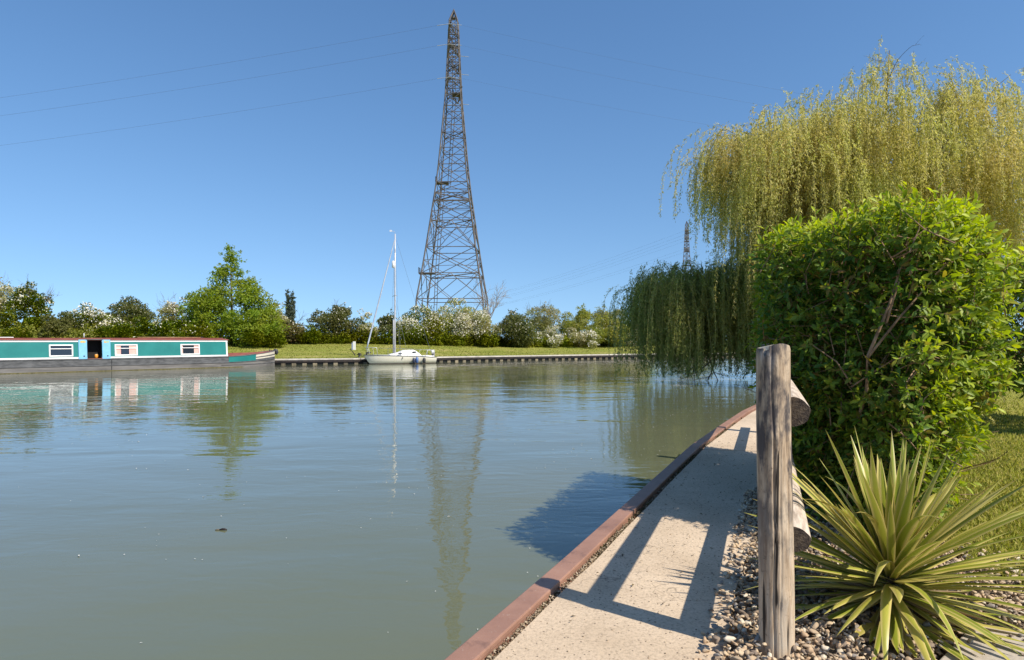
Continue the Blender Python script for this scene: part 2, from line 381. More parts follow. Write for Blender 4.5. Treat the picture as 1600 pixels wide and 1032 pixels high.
while len(pts) < 14000:
    y = random.uniform(1.75, 4.9); lx = path_right(y); rx = np.interp(y, [1.7, 2.4, 3.3, 4.2, 5], [2.7, 2.6, 2.55, 2.0, 1.9])
    x = random.uniform(lx - .05, rx + .15)
    if x < lx + .05 and random.random() > (x - lx + .05) / .1: continue
    inslab = x > 1.5 + max(0, (2.27 - y)) * -.5 + .0 and y < 2.62 - abs(x - 1.9) * (.85 if x < 1.9 else .72) and x > 1.45 - (2.27 - y) * .52
    if inslab and random.random() > .03: continue
    hgt = .43 + random.random() ** 2 * .045 + (.03 if math.hypot(x - 1.0, y - 2.3) < .3 else 0)
    pts.append((x, y, (.458 if x < lx or inslab else hgt)))
pts = np.array(pts); pebbles('gravel', pts, RNG.uniform(.007, .017, len(pts)) * np.where(RNG.random(len(pts)) < .12, 1.35, 1))
# grit and moss along the capping
ps = []
for i in range(2600):
    y = random.uniform(2.0, 9.0) if random.random() < .6 else random.uniform(2, 4); 
    x0 = at_y(y) - .03; k = math.sin(y * 9.1) + math.sin(y * 4.3 + 1)
    ps.append((x0 + random.gauss(.012, .014 if k > 0 else .007), y, .43 + random.random() * .022))
for i in range(500):
    y = random.uniform(1.9, 8); ps.append((random.uniform(at_y(y), path_right(y)), y, .4515))
ps = np.array(ps); pebbles('grit', ps, np.where(np.arange(len(ps)) < 2600, RNG.uniform(.0015, .007, len(ps)), RNG.uniform(.0015, .0045, len(ps))), m_=leafmat('dark grit', [(.1, .07, .04), (.3, .22, .14), (.45, .36, .25), (.16, .12, .08)], .9, 0, .2))
P = []
for i in range(5000):
    y = random.uniform(2.0, 9.5); k = math.sin(y * 7.3) + math.sin(y * 3.1 + 2)
    if k < random.uniform(-.6, 1.2): continue
    P.append((at_y(y) - .042 + random.gauss(.022, .012), y, .435))
P = np.array(P); n = len(P)
V, Fq = inst(*DIAMOND, P, rnd(n, -.8, .8) + [0, 0, .9], rdir(n), RNG.uniform(.008, .03, n), RNG.uniform(.006, .012, n))
tag(npmesh('moss', V, Fq, leafmat('moss and weeds', [(.05, .06, .02), (.12, .1, .05), (.2, .15, .08)], .8, .2, .1)), kind='stuff')
# fallen leaves on the path
P = []
for i in range(230):
    y = 2.4 + 5 * random.random() ** .7; P.append((random.uniform(at_y(y) + .02, path_right(y) + .5), y, .457))
P = np.array(P); n = len(P)
V, Fq = inst(*DIAMOND, P, rnd(n) * [1, 1, .15], rnd(n, -.3, .3) + [0, 0, 1], RNG.uniform(.008, .03, n), RNG.uniform(.006, .014, n))
tag(npmesh('fallen_leaves', V, Fq, leafmat('dry leaves', [(.04, .03, .02), (.1, .07, .04), (.16, .12, .05)], .8, .1, .1)), kind='stuff')
# petals and specks drifting on the water
P = []
for i in range(220):
    d = random.uniform(2.5, 22); u = random.uniform(-.8, .36)
    x = u * d
    if x < np.interp(d, [p[1] for p in KO], [p[0] for p in KO]) - .1: P.append((x, d, .006))
for i in range(260):
    d = random.uniform(8, 20); x = np.interp(d, [p[1] for p in KO], [p[0] for p in KO]) - random.uniform(.1, 2.6); P.append((x, d, .006))
P = np.array(P); n = len(P)
V, Fq = inst(*DIAMOND, P, rnd(n) * [1, 1, 0], rnd(n, -.1, .1) + [0, 0, 1], RNG.uniform(.004, .014, n) * (1 + P[:, 1] * .06) * np.where(RNG.random(n) < .08, 2.6, 1), RNG.uniform(.004, .01, n) * (1 + P[:, 1] * .06))
tag(npmesh('floating_petals', V, Fq, mat('pale petals', (.75, .72, .62), .6)), kind='stuff')
# drifting bit of wood
p = GP(347, 829, 0); t = thing('driftwood', 'small dark piece of driftwood floating alone on the open water', 'driftwood', p)
MB().tube([(-.026, 0, .003), (0, .003, .009), (.022, .0, .01), (.04, .002, .004)], [.004, .009, .009, .004], 8).build('wood_chunk', TIMB, t, True)
MB().tube([(-.058, -.003, .004), (-.04, 0, .006), (-.024, .002, .006)], [.003, .006, .005], 6).build('bark_flake', PILE, t, True)

# ------------------------------------------------------------------ fence of log posts and half-round rails
WOOD = mat('weathered log', (.4, .35, .3), .85, spec=.2); v = coords(WOOD, (1, 1, .1)); v1 = coords(WOOD)
grain = noise(WOOD, v, 55, 5, .65, .4); patch = noise(WOOD, coords(WOOD, (1, 1, .35)), 11, 5, .65); pale = noise(WOOD, coords(WOOD, (1, 1, .3)), 6, 3)
c = ramp(WOOD, grain, [(.25, (.15, .1, .06)), (.45, (.39, .285, .185)), (.7, (.6, .475, .33))])
c = mix(WOOD, ramp(WOOD, pale, [(.53, (0, 0, 0)), (.64, (.8, .8, .8))]), c, ramp(WOOD, grain, [(.3, (.12, .165, .225)), (.7, (.36, .45, .55))]))
c = mix(WOOD, ramp(WOOD, patch, [(.45, (0, 0, 0)), (.55, (.88, .88, .88))]), c, (.06, .055, .058))
sep = N(WOOD, 'ShaderNodeSeparateXYZ'); L(WOOD, v1, sep.inputs[0])
low = ramp(WOOD, sep.outputs['Z'], [(.08, (1, 1, 1)), (.7, (0, 0, 0))])
c = mix(WOOD, low, c, ramp(WOOD, grain, [(.25, (.34, .22, .12)), (.6, (.62, .5, .36))]))
crk = noise(WOOD, coords(WOOD, (1, 1, .035)), 30, 3, .6, .3)
c = mix(WOOD, ramp(WOOD, crk, [(.335, (.95, .95, .95)), (.375, (0, 0, 0))]), c, (.025, .02, .016))
c = mix(WOOD, ramp(WOOD, noise(WOOD, v1, 34, 4, .7), [(.6, (0, 0, 0)), (.72, (.7, .7, .7))]), c, (.1, .075, .05))
L(WOOD, c, bsdf(WOOD).inputs['Base Color']); bump(WOOD, grain, .55, .006)
RAILW = mat('sawn rail wood', (.5, .42, .32), .85, spec=.2); v = coords(RAILW, (1, .12, 1)); grain = noise(RAILW, v, 60, 5, .6)
L(RAILW, ramp(RAILW, grain, [(.3, (.3, .23, .17)), (.65, (.6, .5, .39))]), bsdf(RAILW).inputs['Base Color']); bump(RAILW, grain, .5, .004)
ENDW = noisy('dark rotten end grain', (.03, .02, .015), (.11, .08, .05), 45, .9, bmp=.8, bdist=.008)
TOPW = noisy('pale cut top', (.55, .45, .31), (.7, .6, .45), 30, .85, bmp=.5, bdist=.004)
FD = Vector((.372, .928, 0)).normalized(); FN = Vector((.928, -.372, 0)).normalized(); P0 = Vector((.965, 2.353, 0))
fa = math.atan2(FD.y, FD.x)
fence = thing('log_rail_fence', 'weathered round log post with two half round rails beside the gravel and concrete path', 'fence', P0 + Vector((0, 0, .42)))
def log_post(h, r, seed):
    rng = random.Random(seed); mb = MB(); rows = []; nseg = 132; nz = 90
    ph = [rng.uniform(0, 6.28) for _ in range(12)]
    cracks = [(-2.02, .05, .0095, 1.2, -.15), (-2.5, .06, .006, 1.1, .3), (-1.66, .04, .0045, .8, -.3), (-1.15, .035, .004, .9, 0.1), (-.6, .05, .01, .6, -.2), (.6, .06, .02, .9, .1), (2.3, .06, .02, .9, 0)]
    knots = [(-1.95, .72 * h, .028), (-1.45, .22 * h, .022), (-2.1, .42 * h, .02)]
    for j in range(nz + 1):
        z = h * j / nz; row = []
        cx = .006 * math.sin(z * 3.1 + ph[0]); cy = .005 * math.sin(z * 2.3 + ph[1]); rr = r * (1.04 - .05 * z / h)
        for k in range(nseg):
            a = 2 * math.pi * k / nseg - math.pi
            q = rr * (1 + .022 * math.sin(2 * a + ph[2] + z) + .014 * math.sin(3 * a + ph[3] - 2 * z) + .008 * math.sin(9 * a + ph[4] + .7 * math.sin(5 * z)) + .004 * math.sin(21 * a + ph[5]))
            for ca, wd, dp, span, off in cracks:
                aa = ca + .06 * math.sin(z * 5 + ca) + .03 * math.sin(z * 17 + ca * 3)
                da = (a - aa + math.pi) % (2 * math.pi) - math.pi
                t = max(0, 1 - abs((z / h - .5 - off * .4)) * 2 / span) ** .4
                q -= dp * t * math.exp(-(da / wd) ** 2) * .9
            for ka, kz, kh in knots:
                da = ((a - ka + math.pi) % (2 * math.pi) - math.pi) * r
                q += kh * .38 * math.exp(-((da / .026) ** 2 + ((z - kz) / .035) ** 2))
            zz = z
            if j == nz: q *= .955
            if j >= nz - 1: zz = z + .010 * math.sin(a + 2.6) + .004 * math.sin(3 * a) - (0.012 if -2.6 < a < -2.2 else 0)
            row.append((cx + q * math.cos(a), cy + q * math.sin(a), zz))
        rows.append(row)
    mb.grid(rows, close=True); top = rows[-1]
    tp = MB(); tp.v = [(p_[0] * .99, p_[1] * .99, p_[2] + .001) for p_ in top]; tp.f = [tuple(range(len(top)))]
    return mb, tp
for k, dist in enumerate((0, 2.0, 4.0, 6.0)):
    mb, tp = log_post(1.155, .0585, 3 + k)
    po = mb.build('post', WOOD, fence, True); po.location = FD * dist
    to = tp.build('cut_top', TOPW, po)
def half_log(r, ln, seed, sq=1.0):
    rng = random.Random(seed); rows = []; n = 20
    for j in range(25):
        y = ln * j / 24; row = [(.0, y, -r * .98), (.0, y, 0), (0, y, r * .98)]
        rr = r * (1 + .03 * math.sin(y * 2 + seed)); 
        for k in range(1, n):
            a = math.pi / 2 - math.pi * k / n
            row.append((rr * sq * math.cos(a) * (1 + .03 * math.sin(7 * a + y)), y, rr * math.sin(a)))
        rows.append(row)
    mb = MB().grid(rows, close=True); e = MB().poly([(x, y_ - .001, z) for x, y_, z in rows[0]][::-1]); return mb, e
for z, r, sq, seed in ((.898 - .0 + PATH_Z - .43, .054, 1.2, 1), (.42 + PATH_Z - .42, .046, 1.45, 2)):
    mb, e = half_log(r, 6.3, seed, sq)
    ro = mb.build('rail', RAILW, fence, False); ro.location = FN * .055 + FD * .02 + Vector((0, 0, z)); ro.rotation_euler = (0, 0, fa - math.pi / 2)
    e.build('end_grain', ENDW, ro)

# ------------------------------------------------------------------ cordyline
sw = mat('sword leaves', (.3, .34, .08), .4, spec=.4)
at = N(sw, 'ShaderNodeAttribute', attribute_name='edge'); g = N(sw, 'ShaderNodeNewGeometry')
c0 = ramp(sw, g.outputs['Random Per Island'], [(0, (.16, .2, .02)), (.45, (.29, .32, .035)), (.8, (.4, .39, .06)), (1, (.5, .42, .1))])
c = mix(sw, ramp(sw, at.outputs['Fac'], [(.45, (0, 0, 0)), (.9, (1, 1, 1))]), c0, (.62, .5, .17))
at2 = N(sw, 'ShaderNodeAttribute', attribute_name='tip'); c = mix(sw, ramp(sw, at2.outputs['Fac'], [(.86, (0, 0, 0)), (1, (1, 1, 1))]), c, (.2, .11, .04))
L(sw, c, bsdf(sw).inputs['Base Color'])
tr = N(sw, 'ShaderNodeBsdfTranslucent'); L(sw, c, tr.inputs['Color']); mx = N(sw, 'ShaderNodeMixShader'); mx.inputs[0].default_value = .25
L(sw, bsdf(sw).outputs[0], mx.inputs[1]); L(sw, tr.outputs[0], mx.inputs[2]); L(sw, mx.outputs[0], sw.node_tree.nodes['Material Output'].inputs['Surface'])
cord = thing('cordyline', 'spiky cordyline with yellow green sword leaves growing in the gravel', 'plant', (1.60, 2.70, .42))
MB().tube([(0, 0, 0), (.005, 0, .1), (0, .01, .2)], [.05, .045, .03], 12).build('stem', noisy('fibrous stem', (.08, .05, .03), (.18, .12, .07), 30, .9), cord, True)
Vs, Fs, Es, Ts, base = [], [], [], [], 0
NB = 195; ga = math.pi * (3 - math.sqrt(5))
for i in range(NB):
    t = (i + .5) / NB                                   # 0 inner upright .. 1 outer drooping
    az = i * ga + random.uniform(-.25, .25)
    el = math.radians(87 - 106 * t ** .78 + random.uniform(-9, 9)); ln = random.uniform(.56, .76) * (.74 + .26 * min(1, t * 2)) * (1 - .2 * (t < .06)) * (1 if t < .8 else random.uniform(.7, 1))
    if math.cos(az) < -.5 and t > .3: ln *= .86
    w0 = random.uniform(.0145, .0235); drp = random.uniform(.05, .4) * t ** .7 + (random.random() < .08) * .6
    pos = Vector((.02 * math.cos(az), .02 * math.sin(az), .25 - .16 * t)); S = 10
    rad = Vector((math.cos(az), math.sin(az), 0)); side = Vector((-math.sin(az), math.cos(az), 0)); tw = random.uniform(-.5, .5); tipk = random.uniform(.8, 1.0)
    e_ = el; bend = random.uniform(-.12, .12)
    for j in range(S + 1):
        s = j / S; d_ = (rad * math.cos(e_) + side * bend * s + Vector((0, 0, math.sin(e_)))).normalized()
        wd = w0 * (.75 + .6 * s if s < .35 else (.96 + .04 * 1) * max(0, 1 - ((s - .35) / .65) ** 1.9)) + .0006
        nrm = side.cross(d_).normalized() * -1; sd = (side * math.cos(tw * s) + nrm * math.sin(tw * s)).normalized(); up = sd.cross(d_)
        for kx, ky in ((-1, .28), (-.5, .1), (0, 0), (.5, .1), (1, .28)):
            q = pos + sd * wd * kx + up * wd * ky * -1 * (-1)
            if q.z < .045: q.z = .045 + random.random() * .004
            Vs.append(q[:]); Es.append(abs(kx)); Ts.append(s * tipk)
        pos = pos + d_ * (ln / S); e_ -= drp * 2.0 / S * (.4 + 1.2 * s)
    for j in range(S):
        for k in range(4): a = base + j * 5 + k; Fs.append((a, a + 1, a + 6, a + 5))
    base += (S + 1) * 5
npmesh('foliage', np.array(Vs), np.array(Fs), sw, cord, True, {'edge': np.array(Es), 'tip': np.array(Ts)})
P = np.zeros((22, 3)) + [0, 0, .1]; a_ = RNG.uniform(0, 6.28, 22)
V, Fq = inst([(0, 0, 0), (.5, .3, .03), (.4, .6, .02), (0, 1, -.02), (-.4, .6, .02), (-.5, .3, .03)], [(0, 1, 2, 3), (0, 3, 4, 5)], P, np.stack([np.cos(a_), np.sin(a_), RNG.uniform(-.3, .1, 22)], 1), rnd(22, -.3, .3) + [0, 0, 1], RNG.uniform(.2, .42, 22), RNG.uniform(.012, .022, 22))
V[:, 2] = np.maximum(V[:, 2], .045); npmesh('dead_leaves', V, Fq, leafmat('dry sword leaves', [(.2, .13, .07), (.34, .25, .15), (.42, .34, .22)], .8, .15, .2), cord)

# ------------------------------------------------------------------ clipped hedge
def poly_sdf(x, y, poly):
    n = len(poly); d = np.full(x.shape, 1e9); inside = np.zeros(x.shape, bool)
    for i in range(n):
        a, b = poly[i], poly[(i + 1) % n]; ex, ey = b[0] - a[0], b[1] - a[1]; wx, wy = x - a[0], y - a[1]
        t = np.clip((wx * ex + wy * ey) / (ex * ex + ey * ey), 0, 1)
        d = np.minimum(d, (wx - ex * t) ** 2 + (wy - ey * t) ** 2)
        cnd = (a[1] > y) != (b[1] > y)
        inside ^= cnd & (x < (b[0] - a[0]) * (y - a[1]) / (b[1] - a[1] + 1e-12) + a[0])
    return np.where(inside, -1, 1) * np.sqrt(d)
def lump(p, s, ph): return np.sin(p[:, 0] * s + ph) * np.sin(p[:, 1] * s * 1.1 + ph * 2) * np.sin(p[:, 2] * s * .9 + ph * 3)
def hedge_sdf(p, poly, z0, z1, r, under):
    q = poly_sdf(p[:, 0], p[:, 1], poly) + r + under * np.clip(1 - (p[:, 2] - z0) / .95, 0, 1) ** 1.3
    zt = p[:, 2] - (z1 - r); zb = (z0 + r * .3) - p[:, 2]; h = np.maximum(zt, zb)
    s = np.minimum(np.maximum(q, h), 0) + np.sqrt(np.maximum(q, 0) ** 2 + np.maximum(h, 0) ** 2) - r
    return s + .04 * lump(p, 5, 1.0) + .03 * lump(p, 12, 2.0)
HEDGE_LEAF = leafmat('laurel leaves', [(.04, .095, .014), (.065, .14, .02), (.1, .19, .025), (.15, .24, .03), (.15, .2, .03), (.22, .12, .035)], .48, .4, .3, 'young_sunlit', (.5, .56, .045))
TWIG = noisy('brown twigs', (.16, .09, .045), (.36, .23, .13), 20, .85)
def make_hedge(root, poly, z0, z1, r, under, nspr, nin, leaf=.067, bare=None):
    lo = np.array([min(p[0] for p in poly) - .15, min(p[1] for p in poly) - .15, z0]); hi = np.array([max(p[0] for p in poly) + .15, max(p[1] for p in poly) + .15, z1 + .1])
    def samp(n, a, b):
        out = []; got = 0
        while got < n:
            p = RNG.uniform(lo, hi, (60000, 3)); s = hedge_sdf(p, poly, z0, z1, r, under); k = p[(s > a) & (s < b)]; out.append(k); got += len(k)
        return np.concatenate(out)[:n]
    def grad(p):
        e = .03; g_ = np.stack([hedge_sdf(p + np.eye(3)[i] * e, poly, z0, z1, r, under) - hedge_sdf(p - np.eye(3)[i] * e, poly, z0, z1, r, under) for i in range(3)], 1)
        return unit(g_)
    A_, B_ = samp(nspr, -.13, .01), samp(nin, -.4, -.12)
    if bare is not None:                                     # a worn patch where the pruned boughs show
        kA = (np.linalg.norm((A_ - bare[:3]) / bare[3:], axis=1) > 1) | (RNG.random(len(A_)) < .3); A_ = A_[kA]; nspr = len(A_)
        kB = (np.linalg.norm((B_ - bare[:3]) / bare[3:], axis=1) > 1) | (RNG.random(len(B_)) < .55); B_ = B_[kB]; nin = len(B_)
    S = np.concatenate([A_, B_]); G = grad(S); n = len(S)
    depth = np.concatenate([np.zeros(nspr), np.ones(nin)])
    ax = unit(G * .75 + [0, 0, .45] + rdir(n) * .75); ref = unit(np.cross(ax, rdir(n)))
    k = 9; Ps, As, Ns, Ls, Ys = [], [], [], [], []
    sl = RNG.uniform(.06, .17, n); young_sunlit = np.where(depth > .5, 0, np.clip(RNG.normal(.14, .22, n) + .75 * np.clip(G[:, 2] - .1, 0, 1) + .55 * np.clip(G[:, 0] * .85 - G[:, 1] * .5 - .1, 0, 1) ** .7, 0, 1))  # random new growth, plus sunlight painted as yellow-green on top and sunward sprigs
    for j in range(k):
        f = j / (k - 1); ang = j * 2.4 + RNG.uniform(0, 1, n)
        side = ref * np.cos(ang)[:, None] + np.cross(ax, ref) * np.sin(ang)[:, None]
        al = unit(ax * (.25 + .75 * f) + side * (1.0 - .45 * f) + rdir(n) * .25 + [0, 0, -.12])
        Ps.append(S + ax * (sl * (f - .35))[:, None]); As.append(al); Ns.append(unit(ax + rdir(n) * .35 - al * .2))
        Ls.append(leaf * RNG.uniform(.55, 1.15, n) * (1 - .25 * f)); Ys.append(young_sunlit * (.35 + .65 * f))
    P = np.concatenate(Ps); A = np.concatenate(As); Nn = np.concatenate(Ns); Ln = np.concatenate(Ls); Y = np.concatenate(Ys)
    V, Fq = inst(*LEAF, P, A, Nn, Ln, Ln * RNG.uniform(.32, .44, len(P)))
    o = npmesh('foliage', V, Fq, HEDGE_LEAF, None, True, {'young_sunlit': np.repeat(Y, len(LEAF[0]))}); under_(o, root)
    tb = MB()
    for i in RNG.choice(n, 2200, replace=False):
        p = Vector(S[i]); a = Vector(ax[i]); tb.tube([p - a * .2 + Vector(rnd(1)[0]) * .05, p - a * .08, p + a * sl[i] * .6], [.004, .003, .0015], 4, False)
    under_(tb.build('twigs', TWIG), root)
def under_(o, root):
    o.parent = root; o.matrix_parent_inverse = Matrix.Translation(root.location).inverted(); return o
HP = [(2.06, 3.2), (2.62, 3.4), (3.18, 5.9), (2.62, 6.5), (1.6, 4.05)]
hd = thing('clipped_hedge', 'big clipped laurel hedge behind the log post, its near face bare at the middle', 'hedge', (2.3, 4.3, .42))
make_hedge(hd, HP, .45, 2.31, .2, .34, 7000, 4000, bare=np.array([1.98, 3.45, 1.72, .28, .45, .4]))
bb = MB()
def branch(mb, p, d, ln, r, depth, spread=.5, grav=0.0, kids=3, minr=.003):
    pts = [Vector(p)]; d = Vector(d).normalized(); n = 5
    for i in range(n):
        d = (d + Vector((random.gauss(0, .09), random.gauss(0, .09), random.gauss(0, .09) + grav))).normalized(); pts.append(pts[-1] + d * ln / n)
    mb.tube(pts, [r * (1 - .55 * i / n) for i in range(n + 1)], 6 if r > .02 else 4, False)
    if depth > 0:
        for k in range(kids):
            i = random.randint(2, n); q = pts[i]
            dd = (d + Vector((random.gauss(0, spread), random.gauss(0, spread), random.gauss(0, spread) + .05))).normalized()
            branch(mb, q, dd, ln * random.uniform(.55, .8), max(r * .5, minr), depth - 1, spread, grav, kids, minr)
# bare pruned boughs showing through the near face
for (x0, y0), (x1, y1), d0, d1, r in (((1355, 560), (1412, 400), 3.42, 3.36, .011), ((1355, 560), (1455, 440), 3.42, 3.3, .009), ((1385, 505), (1405, 440), 3.38, 3.3, .008), ((1330, 600), (1270, 540), 3.5, 3.6, .006), ((1330, 605), (1400, 560), 3.5, 3.35, .006), ((1340, 660), (1355, 560), 3.55, 3.42, .013), ((1470, 650), (1525, 612), 3.5, 3.42, .006)):
    d0 += .06; d1 += .07; r *= .85
    a = Vector((U(x0) * d0, d0, zpx(y0, d0))); c_ = Vector((U(x1) * d1, d1, zpx(y1, d1))); mid = (a + c_) / 2 + Vector((random.uniform(-.02, .02), random.uniform(-.03, .0), .015))
    bb.tube([a, mid, c_], [r, r * .8, r * .45], 7)
for i in range(60):
    x = random.uniform(2.15, 2.4); y = random.uniform(3.7, 5.0)
    branch(bb, (x, y, .42), (random.uniform(-.15, .2), random.uniform(-.35, .1), 1), random.uniform(.45, .65), random.uniform(.008, .018), 2, .2)
under_(bb.build('branches', TWIG), hd)
hd2 = thing('clipped_hedge', 'second laurel hedge at the lawn edge with its underside lifted off the grass', 'hedge', (7.2, 8.2, .44))
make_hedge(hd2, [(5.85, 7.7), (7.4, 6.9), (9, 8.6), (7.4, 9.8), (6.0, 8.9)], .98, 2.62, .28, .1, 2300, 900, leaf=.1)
b2 = MB()
for q in ((-.3, 0), (.1, .35), (.2, -.3)): branch(b2, (7.2, 8.2, .42), (*q, 1), 1.1, .035, 2, .5)
under_(b2.build('branches', TWIG), hd2)

# ------------------------------------------------------------------ trees and bushes on the far bank
BARK = noisy('grey brown bark', (.07, .05, .035), (.17, .13, .1), 12, .9, (1, 1, .3))
LG = {
 'green': leafmat('mid green leaves', [(.13, .16, .022), (.19, .215, .032), (.27, .275, .055)], .6, 45, .2, big=.5),
 'dark': leafmat('dark hawthorn leaves', [(.075, .09, .02), (.115, .13, .03), (.18, .175, .06)], .6, .45, .2, big=.5),
 'bright': leafmat('bright maple leaves', [(.16, .22, .016), (.22, .28, .024), (.28, .33, .04)], .55, .45, .2, big=.4),
 'olive': leafmat('olive spring leaves', [(.2, .22, .032), (.27, .28, .048), (.34, .32, .08)], .6, .45, .2, big=.5),
 'pale': leafmat('pale feathery leaves', [(.22, .23, .06), (.3, .29, .1), (.38, .35, .16)], .6, .45, .2, big=.5),
 'red': leafmat('reddish new leaves', [(.15, .11, .045), (.17, .14, .045), (.14, .16, .04)], .6, .3, .2, big=.5),
 'poplar': leafmat('grey green poplar leaves', [(.08, .1, .07), (.1, .125, .08), (.13, .15, .1)], .6, .25, .2)}
BLOS = leafmat('white hawthorn blossom', [(.62, .57, .45), (.76, .72, .6), (.85, .82, .74)], .7, .25, .1)
PROF = {'dome': ([0, .12, .4, .7, .9, 1], [1, 1.05, 1, .82, .55, .2]), 'round': ([0, .2, .5, .8, 1], [.55, .85, 1, .78, .2]),
        'spire': ([0, .15, .35, .5, .62, .75, .88, 1], [1.05, 1.12, 1.05, .9, .66, .36, .2, .07]), 'column': ([0, .3, .7, 1], [.8, 1, .7, .1]),
        'feather': ([0, .3, .6, .85, 1], [.5, .75, 1, .85, .4])}
def crown_points(cx, cy, z0, z1, hx, hy, prof, nb, rb, nleaf):
    px_, pw = PROF[prof]; H = z1 - z0; C, R_ = [], []
    while len(C) < nb:
        t = random.random(); w_ = np.interp(t, px_, pw)
        if random.random() > .4 + .6 * w_: continue
        a = random.uniform(0, 6.283); rr = math.sqrt(random.uniform(.12, 1))
        r = rb * random.uniform(.55, 1.25) * (.25 + .75 * min(w_, 1))
        fx = max(0, hx * w_ - r * .7); fy = max(0, hy * w_ - r * .7)
        z = z0 + r * .5 + t * max(.1, H - r * 1.5)
        C.append((cx + fx * rr * math.cos(a), cy + fy * rr * math.sin(a), z)); R_.append(r)
    C = np.array(C); R_ = np.array(R_); i = RNG.choice(nb, nleaf, p=R_ ** 2 / (R_ ** 2).sum()); d = rdir(nleaf); d[:, 2] = np.abs(d[:, 2]) * np.where(RNG.random(nleaf) < .78, 1, -1)
    P = C[i] + d * (R_[i] * RNG.uniform(.62, 1.12, nleaf) ** .8)[:, None] * [1, 1, .85]
    # loose shoots standing out of the outline
    ns = max(4, int(nb * 1.3)); bi = RNG.integers(0, nb, ns); sd_ = unit(rdir(ns) + [0, 0, .6]); m_ = 16; t = RNG.uniform(.5, 1.0, (ns, m_)) * (1 + RNG.uniform(.15, .75, ns) / R_[bi])[:, None]
    Q = C[bi][:, None] + sd_[:, None] * (t * R_[bi][:, None])[..., None] + RNG.normal(0, .05, (ns, m_, 3)); k = Q[..., 2].ravel() > z0
    return np.concatenate([P, Q.reshape(-1, 3)[k]]), np.concatenate([d, np.repeat(sd_, m_, 0)[k]]), np.concatenate([i, np.repeat(bi, m_)[k]])
def foliage(name, P, d, matl, root, size):
    n = len(P); al = unit(rdir(n) + [0, 0, -.35] + d * .3); nr = unit(d * .7 + rdir(n) * .8 + [0, 0, .35])
    V, Fq = inst(*DIAMOND, P, al, nr, RNG.uniform(.7, 1.3, n) * size, RNG.uniform(.45, .75, n) * size)
    return under_(npmesh(name, V, Fq, matl), root)
def bush(name, label, cat, x0, x1, ytop, d, lm, prof='dome', blossom=0.0, dens=1.0, group=None, trunk=False, bare=0, zb=None, leaf=.17, patch=.35, blobs=1.0, lift=0.0, depth=1.0, rb=None):
    cx, hx = U((x0 + x1) / 2) * d, (x1 - x0) / 2 * d / F; zg = zfar(cx, d) if zb is None else zb
    z1 = zpx(ytop, d) - .15; hx *= 1.12; hy = min(hx, 3.2) * depth; root = thing(name, label, cat, (cx, d, zg), group=group)
    z0 = zg + lift; H = z1 - z0; area = 3.0 * (hx + hy) * H; nb = max(10, int(area / 2.2 * blobs)); rb = rb or min(.95, .3 * hx + .22, H * .3)
    nl = int(area * 150 * dens * (.17 / leaf) ** 2)
    P, dr, bi = crown_points(cx, d, z0, z1, hx, hy, prof, nb, rb, nl)
    nl = len(P)
    if blossom:
        bl = RNG.random(nb) < patch; pr = np.where(bl[bi], .62, .22) * np.clip(.45 + dr[:, 2], .1, 1) * blossom * 1.2; s = RNG.random(nl) < pr
        foliage('blossom', P[s], dr[s], BLOS, root, leaf * .95); P, dr = P[~s], dr[~s]
    foliage('crown', P, dr, LG[lm], root, leaf)
    tb = MB(); br = MB()
    if trunk: tb.tube([(cx, d, zg - .2), (cx + .1, d, zg + H * .3), (cx, d + .05, zg + H * .75)], [.018 * H, .014 * H, .006 * H], 8); under_(tb.build('trunk', BARK, None, True), root)
    if bare:
        for k in range(bare):
            a = random.uniform(0, 6.28)
            branch(br, (cx + math.cos(a) * .12, d + math.sin(a) * .12, zg + H * .25), (math.cos(a) * .5, math.sin(a) * .3, 1), H * .42, .04, 3, .38, .02, 3, .008)
        under_(br.build('branches', BARK), root)
    return root
ROW = 'hawthorns and shrubs along the far bank'
